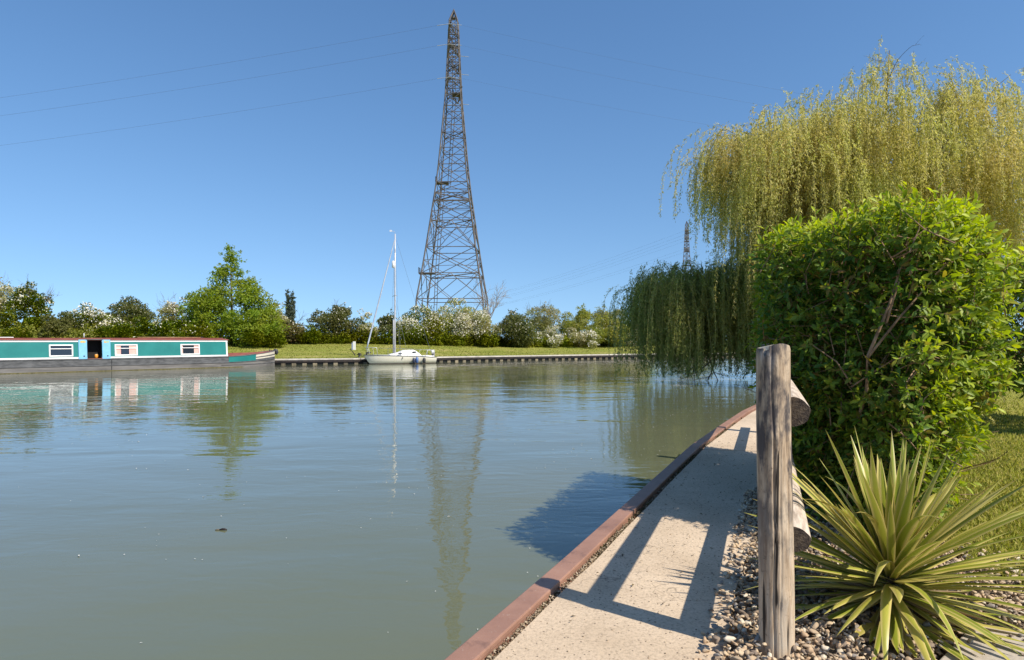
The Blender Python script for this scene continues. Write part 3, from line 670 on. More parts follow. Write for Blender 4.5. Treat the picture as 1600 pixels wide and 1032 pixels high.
B = [
 ('hawthorn_tree', 'pale thin hawthorn tree at the far edge behind the teal boat stern', 'tree', -45, 20, 424, 50, 'pale', 'feather', .5, .6, dict(bare=3)),
 ('hawthorn_tree', 'straggly hawthorn with bare twigs sticking out over the teal boat', 'tree', 18, 80, 436, 49, 'green', 'round', .35, .8, dict(bare=3)),
 ('shrub', 'low dense green shrub just behind the uncurtained boat window', 'shrub', -60, 72, 484, 46, 'green', 'dome', 0, 1.2, {}),
 ('shrub', 'dark green shrub beside the heavy white hawthorn', 'shrub', 62, 126, 480, 47, 'dark', 'dome', .0, 1.2, {}),
 ('hawthorn_bush', 'hawthorn thick with white blossom behind the open boat hatch', 'bush', 94, 182, 463, 49, 'green', 'dome', .85, 1.1, dict(patch=.6)),
 ('round_tree', 'rounded brownish green tree standing up behind the boat hatch doors', 'tree', 168, 236, 460, 56, 'dark', 'round', .12, 1.2, dict(trunk=True)),
 ('shrub', 'broad green shrub behind the middle curtained boat window', 'shrub', 160, 252, 488, 47.5, 'green', 'dome', .04, 1.2, {}),
 ('hawthorn_bush', 'greyish white flowering hawthorn left of the tall bright tree', 'bush', 250, 318, 460, 54, 'pale', 'dome', .7, .9, dict(bare=3)),
 ('shrub', 'broad green shrub below the tall bright tree and behind the boat bow', 'shrub', 228, 345, 491, 49, 'green', 'dome', .06, 1.2, {}),
 ('maple_tree', 'tall bright green tree with a pointed top, highest on the far bank', 'tree', 293, 428, 386, 53, 'bright', 'spire', 0, 1.25, dict(trunk=True, blobs=3.6, leaf=.18, rb=.62)),
 ('shrub', 'green shrub at the right foot of the tall bright tree', 'shrub', 376, 440, 500, 52, 'green', 'dome', 0, 1.2, {}),
 ('hawthorn_bush', 'slim whitish hawthorn tucked against the tall bright tree', 'bush', 408, 448, 468, 56, 'pale', 'dome', .75, 1, {}),
 ('shrub', 'reddish olive shrub below the distant poplar', 'shrub', 424, 478, 490, 56.5, 'red', 'dome', .1, 1.1, dict(bare=3)),
 ('shrub', 'low green shrub filling the dip in the hedgerow right of the poplar', 'shrub', 466, 508, 505, 57, 'green', 'dome', 0, 1.2, {}),
 ('hawthorn_tree', 'large dark green hawthorn with a ragged top left of the yacht', 'tree', 486, 566, 470, 60, 'dark', 'round', .18, 1.2, dict(bare=1)),
 ('hawthorn_bush', 'small white flowering hawthorn crossed by the furled jib', 'bush', 556, 596, 484, 60.5, 'pale', 'dome', .75, 1, {}),
 ('hawthorn_bush', 'dark hawthorn just left of the yacht mast', 'bush', 588, 626, 482, 61, 'dark', 'dome', .2, 1.2, {}),
 ('hawthorn_bush', 'broad hawthorn with scattered white blossom just right of the yacht mast', 'bush', 612, 700, 473, 62, 'green', 'dome', .75, 1.15, dict(patch=.6)),
 ('hawthorn_bush', 'high rounded hawthorn covering the foot of the tall pylon', 'bush', 664, 770, 462, 65, 'olive', 'dome', .75, 1.15, dict(patch=.55)),
 ('hawthorn_bush', 'hawthorn with drooping cream blossom below the pylon right leg', 'bush', 704, 776, 476, 62.5, 'pale', 'dome', .8, 1.1, dict(patch=.6)),
 ('shrub', 'small low green shrub in front of the bare tree', 'shrub', 742, 782, 516, 61, 'green', 'dome', 0, 1.3, {}),
 ('hawthorn_bush', 'rounded dark hawthorn standing alone right of the bare tree', 'bush', 768, 842, 481, 63, 'dark', 'round', .14, 1.3, {}),
 ('willow_tree', 'pale feathery tree behind the lone dark hawthorn', 'tree', 818, 884, 474, 74, 'pale', 'feather', 0, .7, dict(trunk=True, bare=4)),
 ('hawthorn_bush', 'long low bank of white hawthorn above the mown grass', 'bush', 834, 930, 504, 66, 'pale', 'dome', .85, 1.1, dict(patch=.7)),
 ('round_tree', 'olive green tree between the two pale feathery trees', 'tree', 872, 936, 477, 73, 'olive', 'round', 0, 1, dict(trunk=True)),
 ('willow_tree', 'pale feathery tree nearest to the big weeping willow', 'tree', 918, 984, 475, 76, 'pale', 'feather', 0, .7, dict(trunk=True, bare=4)),
 ('shrub', 'wide yellow green shrub sloping down towards the weeping willow', 'shrub', 896, 990, 488, 69, 'olive', 'dome', .06, 1.2, {}),
 ('conifer_tree', 'bright green pointed tree half hidden by the weeping willow fronds', 'tree', 972, 1024, 466, 74, 'bright', 'spire', 0, 1.2, dict(trunk=True, blobs=2.5, rb=.6)),
 ('hawthorn_bush', 'white hawthorn just showing beside the weeping willow fronds', 'bush', 970, 1030, 508, 71, 'pale', 'dome', .8, 1, {}),
 ('shrub', 'green shrub seen beneath the weeping willow fronds', 'shrub', 1020, 1120, 500, 76, 'green', 'dome', 0, 1, {}),
]
for nm, lab, cat, x0, x1, yt, d, lm, pf, blo, dens, kw in B:
    bush(nm, lab, cat, x0, x1, yt, d, lm, pf, blo, dens, ROW, **kw)
# bramble hedge along the foot of the hawthorns
brm = thing('bramble_hedge', 'low continuous bramble hedge between the mown bank and the hawthorns', 'hedge', (U(600) * 57, 57, 1.4))
Ps, Ds = [], []
for x in range(412, 990, 7):
    d = np.interp(x, [412, 560, 700, 800, 990], [57, 59, 60.5, 62.5, 71]) + random.uniform(-.5, .5); X = U(x) * d; zg = zfar(X, d)
    yt = np.interp(x, [412, 450, 500, 560, 640, 700, 760, 830, 990], [518, 520, 519, 517, 517, 521, 524, 527, 528]) + random.uniform(-3, 3)
    P, dr, _ = crown_points(X, d, zg - .1, max(zpx(yt, d), zg + .3), .55, .7, 'dome', 7, .33, 420); Ps.append(P); Ds.append(dr)
foliage('foliage', np.concatenate(Ps), np.concatenate(Ds), LG['green'], brm, .16)
brm2 = thing('bramble_hedge', 'low weedy undergrowth strip below the tall bright tree beside the boat bow', 'hedge', (U(330) * 50, 50, 1.2))
Ps, Ds = [], []
for x in range(-40, 420, 8):
    d = np.interp(x, [-40, 200, 420], [44, 48, 54]) + random.uniform(-.4, .4); X = U(x) * d; zg = zfar(X, d)
    yt = np.interp(x, [-40, 280, 340, 420], [514, 516, 521, 526]) + random.uniform(-4, 3)
    P, dr, _ = crown_points(X, d, zg - .1, max(zpx(yt, d), zg + .3), .5, .6, 'dome', 7, .3, 380); Ps.append(P); Ds.append(dr)
foliage('foliage', np.concatenate(Ps), np.concatenate(Ds), LG['olive'], brm2, .15)
# distant poplar with two spires
pr = thing('poplar_tree', 'slender grey green poplar far behind the hedgerow with twin spires', 'tree', (U(453) * 150, 150, 1.6))
Ps, Ds = [], []
for xc, hw, yt in ((449.5, 3.6, 454), (456.5, 4.2, 456)):
    P, dr, _ = crown_points(U(xc) * 150, 150, 3.5, zpx(yt, 150), hw * .15, .8, 'column', 110, .3, 3600); Ps.append(P); Ds.append(dr)
foliage('crown', np.concatenate(Ps), np.concatenate(Ds), LG['poplar'], pr, .3)
under_(MB().tube([(U(453) * 150, 150, 1), (U(453) * 150, 150, 9)], [.35, .15], 8).build('trunk', BARK, None, True), pr)
# leafless tree by the pylon foot
d = 70; bt = thing('bare_tree', 'leafless thin branched tree beside the pylon right leg', 'tree', (U(762) * d, d, zfar(U(762) * d, d)))
mb = MB(); x = U(762) * d; random.seed(21)
branch(mb, (x, d, 1.2), (.05, 0, 1), 3.4, .12, 1, .2, 0, 1)
for k in range(7): branch(mb, (x + random.uniform(-.1, .2), d, random.uniform(3.2, 4.6)), (random.uniform(-.5, .8), random.uniform(-.4, .4), 1), random.uniform(1.8, 2.6), .05, 3, .42, .02, 3, .012)
under_(mb.build('branches', noisy('pale grey bark', (.2, .17, .14), (.32, .28, .24), 8, .9)), bt)

# ------------------------------------------------------------------ weeping willow
random.seed(5)
wt = thing('weeping_willow', 'huge yellow green weeping willow with fronds trailing into the canal', 'tree', (13.8, 25.5, .42))
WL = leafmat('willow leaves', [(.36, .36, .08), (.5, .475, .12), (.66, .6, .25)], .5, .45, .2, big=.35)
LOBES = [((13.6, 24, 6.6), (5.3, 4.6, 4.6), 2300, (1.2, 4.0)), ((9.6, 23, 7.8), (2.6, 2.6, 2.2), 800, (1.2, 3.2)), ((8.5, 22.8, 8.0), (1.2, 1.2, 1.0), 90, (.7, 1.8)), ((18.6, 24, 6.8), (4.8, 4.6, 4.4), 1200, (2, 4)),
         ((11.3, 22.5, 5.0), (3.0, 2.6, 2.3), 520, (2.0, 3.6)), ((8.2, 26.2, 3.3), (2.7, 2.2, 1.5), 1200, (1.6, 3.9)), ((11.2, 26, 3.8), (2.7, 2.2, 1.9), 1000, (1.6, 3.8)),
         ((13.7, 23.4, 10.9), (.7, .8, 2.1), 90, (.6, 1.4)), ((16.6, 23.6, 9.6), (1.8, 1.6, 1.7), 110, (.9, 2.2)), ((21, 23, 9.2), (2.0, 1.6, 2.2), 150, (1, 2.4)), ((15, 24, 3.5), (4, 2.5, 2), 400, (2, 3.4)),
         ((11.2, 23.6, 7.2), (2.6, 2.4, 2.5), 1100, (1.5, 3.2)), ((6.6, 25.6, 3.5), (1.5, 1.4, 1.2), 480, (1.8, 3.6)), ((9.4, 25.4, 3.0), (3.2, 1.6, 1.6), 900, (1.4, 3.2)),
         ((12.3, 22.6, 8.4), (2.2, 2.0, 1.6), 420, (1.2, 2.6))]
LP, LA, LN, LW, tw = [], [], [], [], MB()
for (cx, cy, cz), (rx, ry, rz), cnt, (l0, l1) in LOBES:
    for i in range(cnt):
        if i % 13 == 0:
            d = Vector(RNG.normal(size=3)).normalized(); d.z = abs(d.z) * (1 if random.random() < .8 else -.4); s = random.uniform(.4, 1.16) ** .6
            pc = Vector((cx + d.x * rx * s, cy + d.y * ry * s, cz + d.z * rz * s)); lk = random.uniform(.65, 1.25); sp_ = random.uniform(.25, .6)
            if s > .8 and i % 26 == 0: tw.tube([pc - d * 1.1 - Vector((0, 0, .25)), pc - d * .4 + Vector((0, 0, .12)), pc + d * .25], [.022, .016, .006], 4, False)
        p = pc + Vector((random.gauss(0, sp_), random.gauss(0, sp_), random.gauss(0, sp_ * .4))); out = Vector((d.x, d.y, 0)) * random.uniform(.2, 1.1) + Vector((random.gauss(0, .3), random.gauss(0, .3), 0))
        ln = random.uniform(l0, l1) * lk * random.uniform(.6, 1.1); v_ = out * 1.3 + Vector((0, 0, .5 * random.random())); pts = [p.copy()]; n = 9
        for j in range(n):
            v_ = v_ * .68 + Vector((0, 0, -.5)) + Vector((random.gauss(0, .05), random.gauss(0, .05), 0)); p = p + v_.normalized() * ln / n
            if p.z < .03: break
            pts.append(p.copy())
        if len(pts) < 3: continue
        if i % 2 == 0: tw.tube(pts, [.005] * (len(pts) - 1) + [.002], 3, False)
        A = np.array([q[:] for q in pts]); m_ = int(ln * 40); t = RNG.uniform(0, len(pts) - 1.001, m_); k = t.astype(int); fr = (t - k)[:, None]
        q = A[k] * (1 - fr) + A[k + 1] * fr; dirs = unit(A[k + 1] - A[k])
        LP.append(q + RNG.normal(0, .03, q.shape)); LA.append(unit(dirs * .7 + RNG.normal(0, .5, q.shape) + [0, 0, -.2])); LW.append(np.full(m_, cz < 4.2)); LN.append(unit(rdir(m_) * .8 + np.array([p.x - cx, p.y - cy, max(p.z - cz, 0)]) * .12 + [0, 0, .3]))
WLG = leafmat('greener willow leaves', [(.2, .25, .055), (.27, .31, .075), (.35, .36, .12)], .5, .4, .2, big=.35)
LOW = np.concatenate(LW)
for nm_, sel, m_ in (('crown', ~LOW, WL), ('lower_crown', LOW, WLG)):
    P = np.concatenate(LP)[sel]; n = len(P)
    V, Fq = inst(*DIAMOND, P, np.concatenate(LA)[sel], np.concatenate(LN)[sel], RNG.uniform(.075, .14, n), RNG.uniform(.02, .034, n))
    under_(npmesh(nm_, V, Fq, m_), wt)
under_(tw.build('fronds', noisy('yellow willow twigs', (.34, .28, .08), (.46, .38, .14), 3, .7)), wt)
lb = MB()
TR = Vector((14.4, 25.6, .3))
under_(MB().tube([TR, TR + Vector((-.1, 0, 1.5)), TR + Vector((.1, -.2, 3.2))], [.62, .5, .45], 14).build('trunk', BARK, None, True), wt)
for tip, r in (((9.3, 23, 7.9), .2), ((13.8, 23.4, 12.2), .12), ((18.6, 24, 9.2), .2), ((8, 26, 3.6), .18), ((11.3, 22.6, 6.6), .16), ((16.7, 23.6, 10.0), .1), ((21.3, 23, 10.2), .11), ((11, 26, 4.8), .16), ((15, 22, 8.5), .14), ((6.9, 25.6, .9), .08)):
    a = TR + Vector((.1, -.2, random.uniform(2.2, 3.2))); c_ = Vector(tip); mid = a.lerp(c_, .45) + Vector((0, 0, .12 * (c_ - a).length * (1 if tip[2] > 2 else .6)))
    pts = [a, a.lerp(mid, .5) + Vector((0, 0, .25)), mid, mid.lerp(c_, .55) + Vector((0, 0, .2)), c_]
    lb.tube(pts, [r, r * .8, r * .55, r * .32, r * .1], 8)
    for k in range(6): branch(lb, pts[2].lerp(c_, random.random() * .85), (random.gauss(0, .6), random.gauss(0, .6), .7), 1.2, r * .16, 2, .5, -.05, 2)
# bent bough dipping into the canal
for k in range(5):
    branch(lb, (U(1105) * 25.5 + random.uniform(-.3, .3), 25.5, .9), (random.uniform(-.9, .3), random.uniform(-.3, .3), -.6), 1.0, .03, 1, .5)
under_(lb.build('boughs', BARK, None, True), wt)

# ------------------------------------------------------------------ narrowboat
TEAL = noisy('teal cabin paint', (.012, .165, .15), (.018, .2, .18), 1.2, .35)
WHITE = noisy('white paint', (.72, .7, .66), (.8, .78, .74), 4, .45)
HULL = noisy('weathered grey black hull', (.10, .092, .085), (.19, .175, .16), 2.2, .7, (.4, 1, 2.5))
HULLD = noisy('dark upper hull', (.055, .055, .056), (.12, .12, .12), 5, .65, (.6, 1, 2))
ALGAE = noisy('algae stain', (.075, .065, .018), (.14, .115, .04), 9, .9)
REDP = noisy('red roof paint', (.2, .055, .035), (.3, .09, .06), 3, .6)
CREAM = noisy('cream paint', (.62, .54, .42), (.7, .63, .5), 6, .5)
LBLUE = noisy('light blue paint', (.17, .42, .62), (.2, .47, .66), 5, .5)
GLASS = mat('dark window glass', (.02, .028, .04), .05, spec=.6)
CURT = mat('striped curtain', (.6, .3, .26), .9); v = coords(CURT, (1, 1, 1)); wv = N(CURT, 'ShaderNodeTexWave', wave_type='BANDS'); wv.inputs['Scale'].default_value = 5.5; wv.inputs['Distortion'].default_value = .6
L(CURT, v, wv.inputs['Vector']); L(CURT, ramp(CURT, wv.outputs['Fac'], [(.3, (.62, .22, .2)), (.55, (.75, .55, .45))]), bsdf(CURT).inputs['Base Color'])
DARK = mat('dark cabin inside', (.012, .009, .008), .9)
BLACK = noisy('black rubber and iron', (.02, .02, .021), (.05, .05, .05), 8, .6)
nb = thing('narrowboat', 'long teal narrowboat with white trimmed windows moored along the far bank', 'boat', (-24.2 + .7071 * 5 - .735, 30.2 + .7071 * 5 + .735, 0), math.radians(45))
def ws(s): return 1.04 if s < 10.9 else 1.04 * max(0.0, 1 - ((s - 10.9) / 2.98) ** 2.2) ** .62
def zg_(s): return .63 + (.34 * ((s - 10.2) / 3.66) ** 1.8 if s > 10.2 else 0) - (0)
ST = [-4.5, -4.4, -3, -1, 1, 3, 5, 7, 9, 10.2, 10.62, 10.9, 11.4, 11.8, 12.2, 12.3, 12.6, 12.9, 13.2, 13.45, 13.6, 13.72, 13.8, 13.85]
def wlow(s): return ws(min(s * 1.0 + (.32 if s > 10.9 else 0), 13.86)) if s > 10.9 else 1.04
def band(f0, f1, off, m_, name, s0=-4.5, s1=13.86, par=None, sides=(-1, 1)):
    """strip of hull side between height fractions f0, f1 (0 water, 1 gunwale)"""
    mb = MB()
    for sg in sides:
        rows = []
        for s in [q for q in ST if s0 <= q <= s1]:
            z0 = -.25 if f0 < 0 else zg_(s) * f0; z1 = zg_(s) * f1
            def wid(f): return wlow(s) + (ws(s) - wlow(s)) * max(0, f) ** .8
            a, c_ = wid(f0), wid(f1); o_ = off if s < 13.8 else off * .3
            rows.append([(s - 5, sg * (a + o_), z0), (s - 5, sg * ((a + c_) / 2 + o_), (z0 + z1) / 2), (s - 5, sg * (c_ + o_), z1)])
        mb.grid(rows)
    return mb.build(name, m_, par or nb, True)
hullo = band(-1, .46, 0, HULL, 'hull')
band(.455, 1.0, .004, HULLD, 'upper_hull'); 
band(0.0, .055, .006, ALGAE, 'algae_line', par=hullo)
for f, nm in ((.455, 'rubbing_strake'), (.985, 'gunwale_strake')):
    mb = MB()
    for sg in (-1, 1):
        mb.tube([(s - 5, sg * (wlow(s) + (ws(s) - wlow(s)) * f ** .8 + .008), zg_(s) * f) for s in ST], .021, 6)
    mb.build(nm, HULLD, nb, True)
mb = MB()
for sg in (-1, 1): mb.tube([(s - 5, sg * (wlow(s) + (ws(s) - wlow(s)) * .3 ** .8 + .006), zg_(s) * .22) for s in ST if s > 9.6], .018, 6)
mb.build('rubbing_strake', HULLD, nb, True)
# pale bow stripes and teal panel
for f0, f1 in ((.60, .70), (.78, .95)):
    for sg in (-1, 1): band(f0, f1, .011, CREAM, 'bow_stripe', 12.29, sides=(sg,))
for sg in (-1, 1): band(.5, 1.03, .0115, TEAL, 'bow_panel', 10.6, 12.31, sides=(sg,))
mb = MB()
mb.grid([[(s_ - 5, ws(s_) - .04, zg_(s_) - .03), (s_ - 5, ws(s_) - .07, zg_(s_) + h)] for s_, h in ((10.62, .13), (10.9, .13), (11.4, .13), (11.8, .12), (12.2, .08), (12.5, .02))])
mb.build('well_side', REDP, nb, True)
dk = MB().poly([(s - 5, -ws(s) * .985, zg_(s) - .03) for s in ST] + [(s - 5, ws(s) * .985, zg_(s) - .03) for s in ST[::-1]]); dk.build('deck', REDP, nb)
# cabin
TZ, BZ = 1.60, .66
def side_y(z): return .985 - .10 * (z - BZ) / (TZ - BZ)
def panel(mb, s0, s1, z0, z1, off=0, sg=-1):
    mb.add([(s0 - 5, sg * (side_y(z0) + off), z0), (s1 - 5, sg * (side_y(z0) + off), z0), (s1 - 5, sg * (side_y(z1) + off), z1), (s0 - 5, sg * (side_y(z1) + off), z1)], [(0, 1, 2, 3)])
def slab(mb, s0, s1, z0, z1, o0, o1, sg=-1):
    vs = [(s - 5, sg * (side_y(z) + o), z) for s in (s0, s1) for o in (o0, o1) for z in (z0, z1)]
    mb.add(vs, [(0, 1, 3, 2), (4, 6, 7, 5), (0, 4, 5, 1), (2, 3, 7, 6), (0, 2, 6, 4), (1, 5, 7, 3)])
cb = MB(); S0, S1 = -2.2, 10.6
wins = [(1.94, 2.95), (4.78, 5.86), (8.0, 9.03)]; WZ0, WZ1 = .78, 1.385
edges = [S0]
hx0, hx1 = 3.55, 4.2
cuts = sorted(wins + [(hx0, hx1)])
cur = S0
for a, c_ in cuts:
    panel(cb, cur, a, BZ, TZ)
    if (a, c_) != (hx0, hx1): panel(cb, a, c_, BZ, WZ0); panel(cb, a, c_, WZ1, TZ)
    cur = c_
panel(cb, cur, S1, BZ, TZ); panel(cb, S0, S1, BZ, TZ, 0, 1)
for s in (S0, S1): cb.add([(s - 5, -side_y(BZ), BZ), (s - 5, side_y(BZ), BZ), (s - 5, side_y(TZ), TZ), (s - 5, -side_y(TZ), TZ)], [(0, 1, 2, 3)])
cabin = cb.build('cabin', TEAL, nb)
tm = MB()
for a, c_ in ((S0, hx0 - .0), (hx1, S1)):
    slab(tm, a, c_, BZ + .0, BZ + .085, .002, .012); slab(tm, a, c_, TZ - .085, TZ - .005, .002, .012)
slab(tm, S1 - .1, S1 - .015, BZ + .087, TZ - .087, .002, .012)
tm.build('coach_line', WHITE, cabin)
rf = MB(); rows = []
for s in (S0 - .1, S0, 1, 4, 7, S1, S1 + .1):
    rows.append([(s - 5, y, TZ + .01 + .085 * (1 - (abs(y) / .93) ** 2.2)) for y in np.linspace(-.93, .93, 13)])
rf.grid(rows); rf.build('roof', noisy('dull red roof', (.2, .05, .035), (.28, .085, .06), 2, .7), nb, True)
rr = MB()
for sg in (-1, 1): rr.box(S0 - 5.05, S1 - 4.95, sg * .90 - .03, sg * .90 + .03, TZ - .003, TZ + .034)
rr.build('roof_edge', REDP, nb, bevel=.01)
hr = MB()
for sg in (-1, 1): hr.tube([(S0 - 4.9, sg * .74, TZ + .085), (S1 - 5.2, sg * .74, TZ + .115)], .022, 6)
hr.build('handrail', REDP, nb, True)
for k, (a, c_) in enumerate(wins):
    fr = MB(); t_ = .065
    for q in ((a, c_, WZ0, WZ0 + t_), (a, c_, WZ1 - t_, WZ1), (a, a + t_, WZ0 + t_, WZ1 - t_), (c_ - t_, c_, WZ0 + t_, WZ1 - t_), (a + t_, c_ - t_, WZ1 - .235, WZ1 - .195)): slab(fr, *q, -.03, .024)
    wo = fr.build('window', WHITE, nb, bevel=.012); g_ = MB(); panel(g_, a + .03, c_ - .03, WZ0 + .03, WZ1 - .03, -.022); g_.build('pane', GLASS, wo)
    if k:
        span = [(a + .07, a + .07 + (.22 if k == 1 else .06)), (c_ - (.4 if k == 1 else .3), c_ - .07)]
        for x0, x1 in span: cv = MB(); panel(cv, x0, x1, WZ0 + .066, WZ1 - .066, -.016); cv.build('curtain', CURT, wo)
# side hatch with open doors
hi_ = MB(); y0 = -.35
hi_.add([(hx0 - 5, y0, BZ), (hx1 - 5, y0, BZ), (hx1 - 5, y0, TZ), (hx0 - 5, y0, TZ)], [(0, 1, 2, 3)])
for s in (hx0, hx1): hi_.add([(s - 5, y0, BZ), (s - 5, -side_y(BZ), BZ), (s - 5, -side_y(TZ), TZ), (s - 5, y0, TZ)], [(0, 1, 2, 3)])
hi_.add([(hx0 - 5, y0, BZ), (hx1 - 5, y0, BZ), (hx1 - 5, -side_y(BZ), BZ), (hx0 - 5, -side_y(BZ), BZ)], [(0, 1, 2, 3)])
hi_.build('hatch_recess', DARK, nb)
FLW = mat('painted flower panel', (.5, .4, .15), .6); v = coords(FLW); vo = N(FLW, 'ShaderNodeTexVoronoi'); vo.inputs['Scale'].default_value = 16; L(FLW, v, vo.inputs['Vector'])
L(FLW, ramp(FLW, vo.outputs['Distance'], [(.2, (.6, .12, .04)), (.35, (.75, .5, .06)), (.6, (.3, .45, .3))]), bsdf(FLW).inputs['Base Color'])
for s0, s1 in ((3.17, 3.54), (4.21, 4.58)):
    d_ = MB(); slab(d_, s0, s1, BZ - .02, TZ + .03, .018, .055); do = d_.build('hatch_door', LBLUE, nb, bevel=.008)
    f_ = MB(); slab(f_, s0 + .08, s1 - .06, TZ - .13, TZ - .02, .056, .06); f_.build('flower_panel', FLW, do)
    f_ = MB(); slab(f_, s0 + .2, s1 - .1, BZ + .1, BZ + .16, .056, .062); f_.build('vent', BLACK, do)
    e_ = MB(); slab(e_, s0, s1, BZ - .06, BZ - .021, .018, .05); e_.build('door_sill', BLACK, do)
sl = MB(); slab(sl, hx0 - .02, hx1 + .02, BZ - .04, BZ - .0, .0, .05); sl.build('hatch_step', REDP, nb)
MB().box(hx0 - 5.05, hx1 - 4.95, -.95, -.2, TZ + .02, TZ + .06).build('sliding_hatch', HULLD, nb, bevel=.01)
MB().tube([(4.62 - 5, -1.05, .05), (4.62 - 5, -1.055, .62)], .018, 6).build('hull_seam', BLACK, nb)
MB().tube([(3.48 - 5, -.6, TZ + .1), (3.48 - 5, -.6, TZ + .36)], [.03, .026], 8).build('roof_vent', noisy('dull alloy', (.4, .4, .4), (.5, .5, .5), 6, .5), nb, True)
# cratch well and bow fender
MB().box(10.62 - 5, 10.66 - 5, -.8, .8, .6, .9).build('well_bulkhead', REDP, nb)
fo = MB(); fo.tube([(13.86 - 5 + .0, 0, .98), (13.98 - 5, 0, .93), (14.02 - 5, 0, .82), (13.96 - 5, 0, .7)], [.1, .13, .12, .07], 10); fo.build('bow_fender', BLACK, nb, True)
MB().tube([(13.55 - 5, 0, .9), (13.55 - 5, 0, 1.04)], .03, 8).build('mooring_stud', BLACK, nb, True)
def nbw(s, y, z):
    q = Matrix.Rotation(math.radians(45), 4, 'Z') @ Vector((s - 5, y, z)); return q + nb.location
q = nbw(4.0, -.72, BZ + .003); t = thing('pot', 'small orange pot standing inside the open boat hatch', 'pot', q)
MB().tube([(0, 0, 0), (0, 0, .05), (0, 0, .16), (0, 0, .2)], [.05, .075, .08, .06], 14).build('pot_body', mat('orange glaze', (.8, .3, .03), .4), t, True)
MB().tube([(0, 0, .19), (0, 0, .215)], [.065, .065], 14).build('rim', mat('pale glaze', (.75, .55, .3), .5), t, True)
q = nbw(-.3, -.45, TZ + .12); t = thing('roof_plank', 'white plank lying on the red boat roof near the picture edge', 'plank', q, math.radians(45))
MB().box(-1.2, .9, -.12, .12, 0, .035).build('board', WHITE, t, bevel=.005); MB().box(-.9, -.84, -.16, .16, -.03, -.0).build('batten', TIMB, t)
q = nbw(7.6, -.35, TZ + .13); t = thing('boat_pole', 'long brown pole lying along the red roof above the curtained windows', 'pole', q, math.radians(45))
MB().tube([(-1.6, 0, .03), (1.7, .05, .03)], .022, 8).build('shaft', noisy('varnished pole', (.3, .16, .07), (.4, .24, .12), 9, .5), t, True); MB().tube([(1.7, .05, .03), (1.85, .05, .03)], .03, 8).build('tip', BLACK, t, True)

# ------------------------------------------------------------------ sailing boat
GEL = noisy('cream gelcoat', (.84, .77, .6), (.88, .82, .67), 1.5, .3)
ALU = noisy('silver mast alloy', (.5, .5, .5), (.62, .62, .63), 3, .35, metal=.3)
WIRE = mat('steel rigging wire', (.22, .23, .25), .4, metal=.4)
yb = thing('sailing_yacht', 'small cream sailing yacht with a bare mast moored at the far bank', 'sailing boat', (-7.74, 44.16, 0), math.atan2(-.455, -.89))
xs = [2.5, 2.4, 2.2, 1.9, 1.5, 1.0, .4, -.2, -.8, -1.4, -2.0, -2.4]
def yw(x): return .92 * max(.0, 1 - ((x + .5) / 3.02) ** 2 if x > -.5 else 1 - .14 * ((x + .5) / -1.9) ** 2) ** .75
def yz(x): return .50 + .115 * ((x + 1.2) / 3.7) if x > -1.45 else .44
def hull_row(x, sg):
    w_ = yw(x); zt = yz(x); k = max(0, (x - .5) / 2); xb = x - .42 * k
    return [(x, sg * w_, zt), (x - .1 * k, sg * w_ * .97, zt * .72), (x - .24 * k, sg * w_ * .88, zt * .36), (xb, sg * w_ * .74, .0), (xb - .1, sg * w_ * .3, -.16)]
mb = MB()
for sg in (-1, 1): mb.grid([hull_row(x, sg) for x in xs])
mb.poly([hull_row(-2.4, 1)[i] for i in range(5)] + [hull_row(-2.4, -1)[i] for i in range(4, -1, -1)])
hull = mb.build('hull', GEL, yb, True)
mb = MB()
for sg in (-1, 1): mb.tube([(x, sg * (yw(x) + .006), yz(x) - .0) for x in xs], .02, 6)
mb.build('rubbing_band', BLACK, hull, True)
wlm = MB()
for sg in (-1, 1): wlm.grid([[tuple(Vector(hull_row(x, sg)[3]) + Vector((0, sg * .006, -.02))), tuple(Vector(hull_row(x, sg)[3]).lerp(Vector(hull_row(x, sg)[2]), .18) + Vector((0, sg * .006, 0)))] for x in xs])
wlm.build('waterline_stripe', noisy('antifoul', (.05, .03, .03), (.1, .06, .05), 4, .8), hull, True)
dk = MB().grid([[(x, -yw(x) * .99, yz(x) - .004), (x, 0, yz(x) + .05 * yw(x)), (x, yw(x) * .99, yz(x) - .004)] for x in xs]); dk.build('deck', WHITE, yb, True)
cab = MB(); rows = []
for x, wq, h in ((.78, .3, .06), (.55, .42, .14), (.1, .5, .24), (-.02, .52, .3), (-.3, .54, .40), (-.9, .56, .43), (-1.1, .55, .36), (-1.38, .5, .12), (-1.42, .48, .0)):
    z = yz(max(x, -1.4)); rows.append([(x, -wq, z), (x, -wq * .9, z + h * .8), (x, -wq * .4, z + h), (x, wq * .4, z + h), (x, wq * .9, z + h * .8), (x, wq, z)])
cab.grid(rows); cabo = cab.build('coachroof', WHITE, yb, False, bevel=.015)
for x0, x1, z0, z1 in ((.02, .28, .12, .2), (-.98, -.72, .2, .29)):
    for sg in (-1, 1):
        mb = MB(); mb.add([(x0, sg * .56, yz(0) + z0), (x1, sg * .56, yz(0) + z0), (x1, sg * .545, yz(0) + z1), (x0, sg * .545, yz(0) + z1)], [(0, 1, 2, 3)])
        mb.build('cabin_window', GLASS, cabo)
for x in (.08, -1.0):
    for sg in (-1, 1): MB().tube([(x, sg * (yw(x) * .955), yz(x) - .13), (x, sg * (yw(x) * 1.0 + .01), yz(x) - .13)], .042, 14).build('porthole', BLACK, hull)
mb = MB(); mb.tube([(-2.35, 0, yz(-2) + .12), (-1.5, 0, yz(-2) + .12)], .0, 4)
ck = MB().box(-2.3, -1.45, -.62, .62, .43, .53); ck.build('cockpit_coaming', WHITE, yb, bevel=.03)
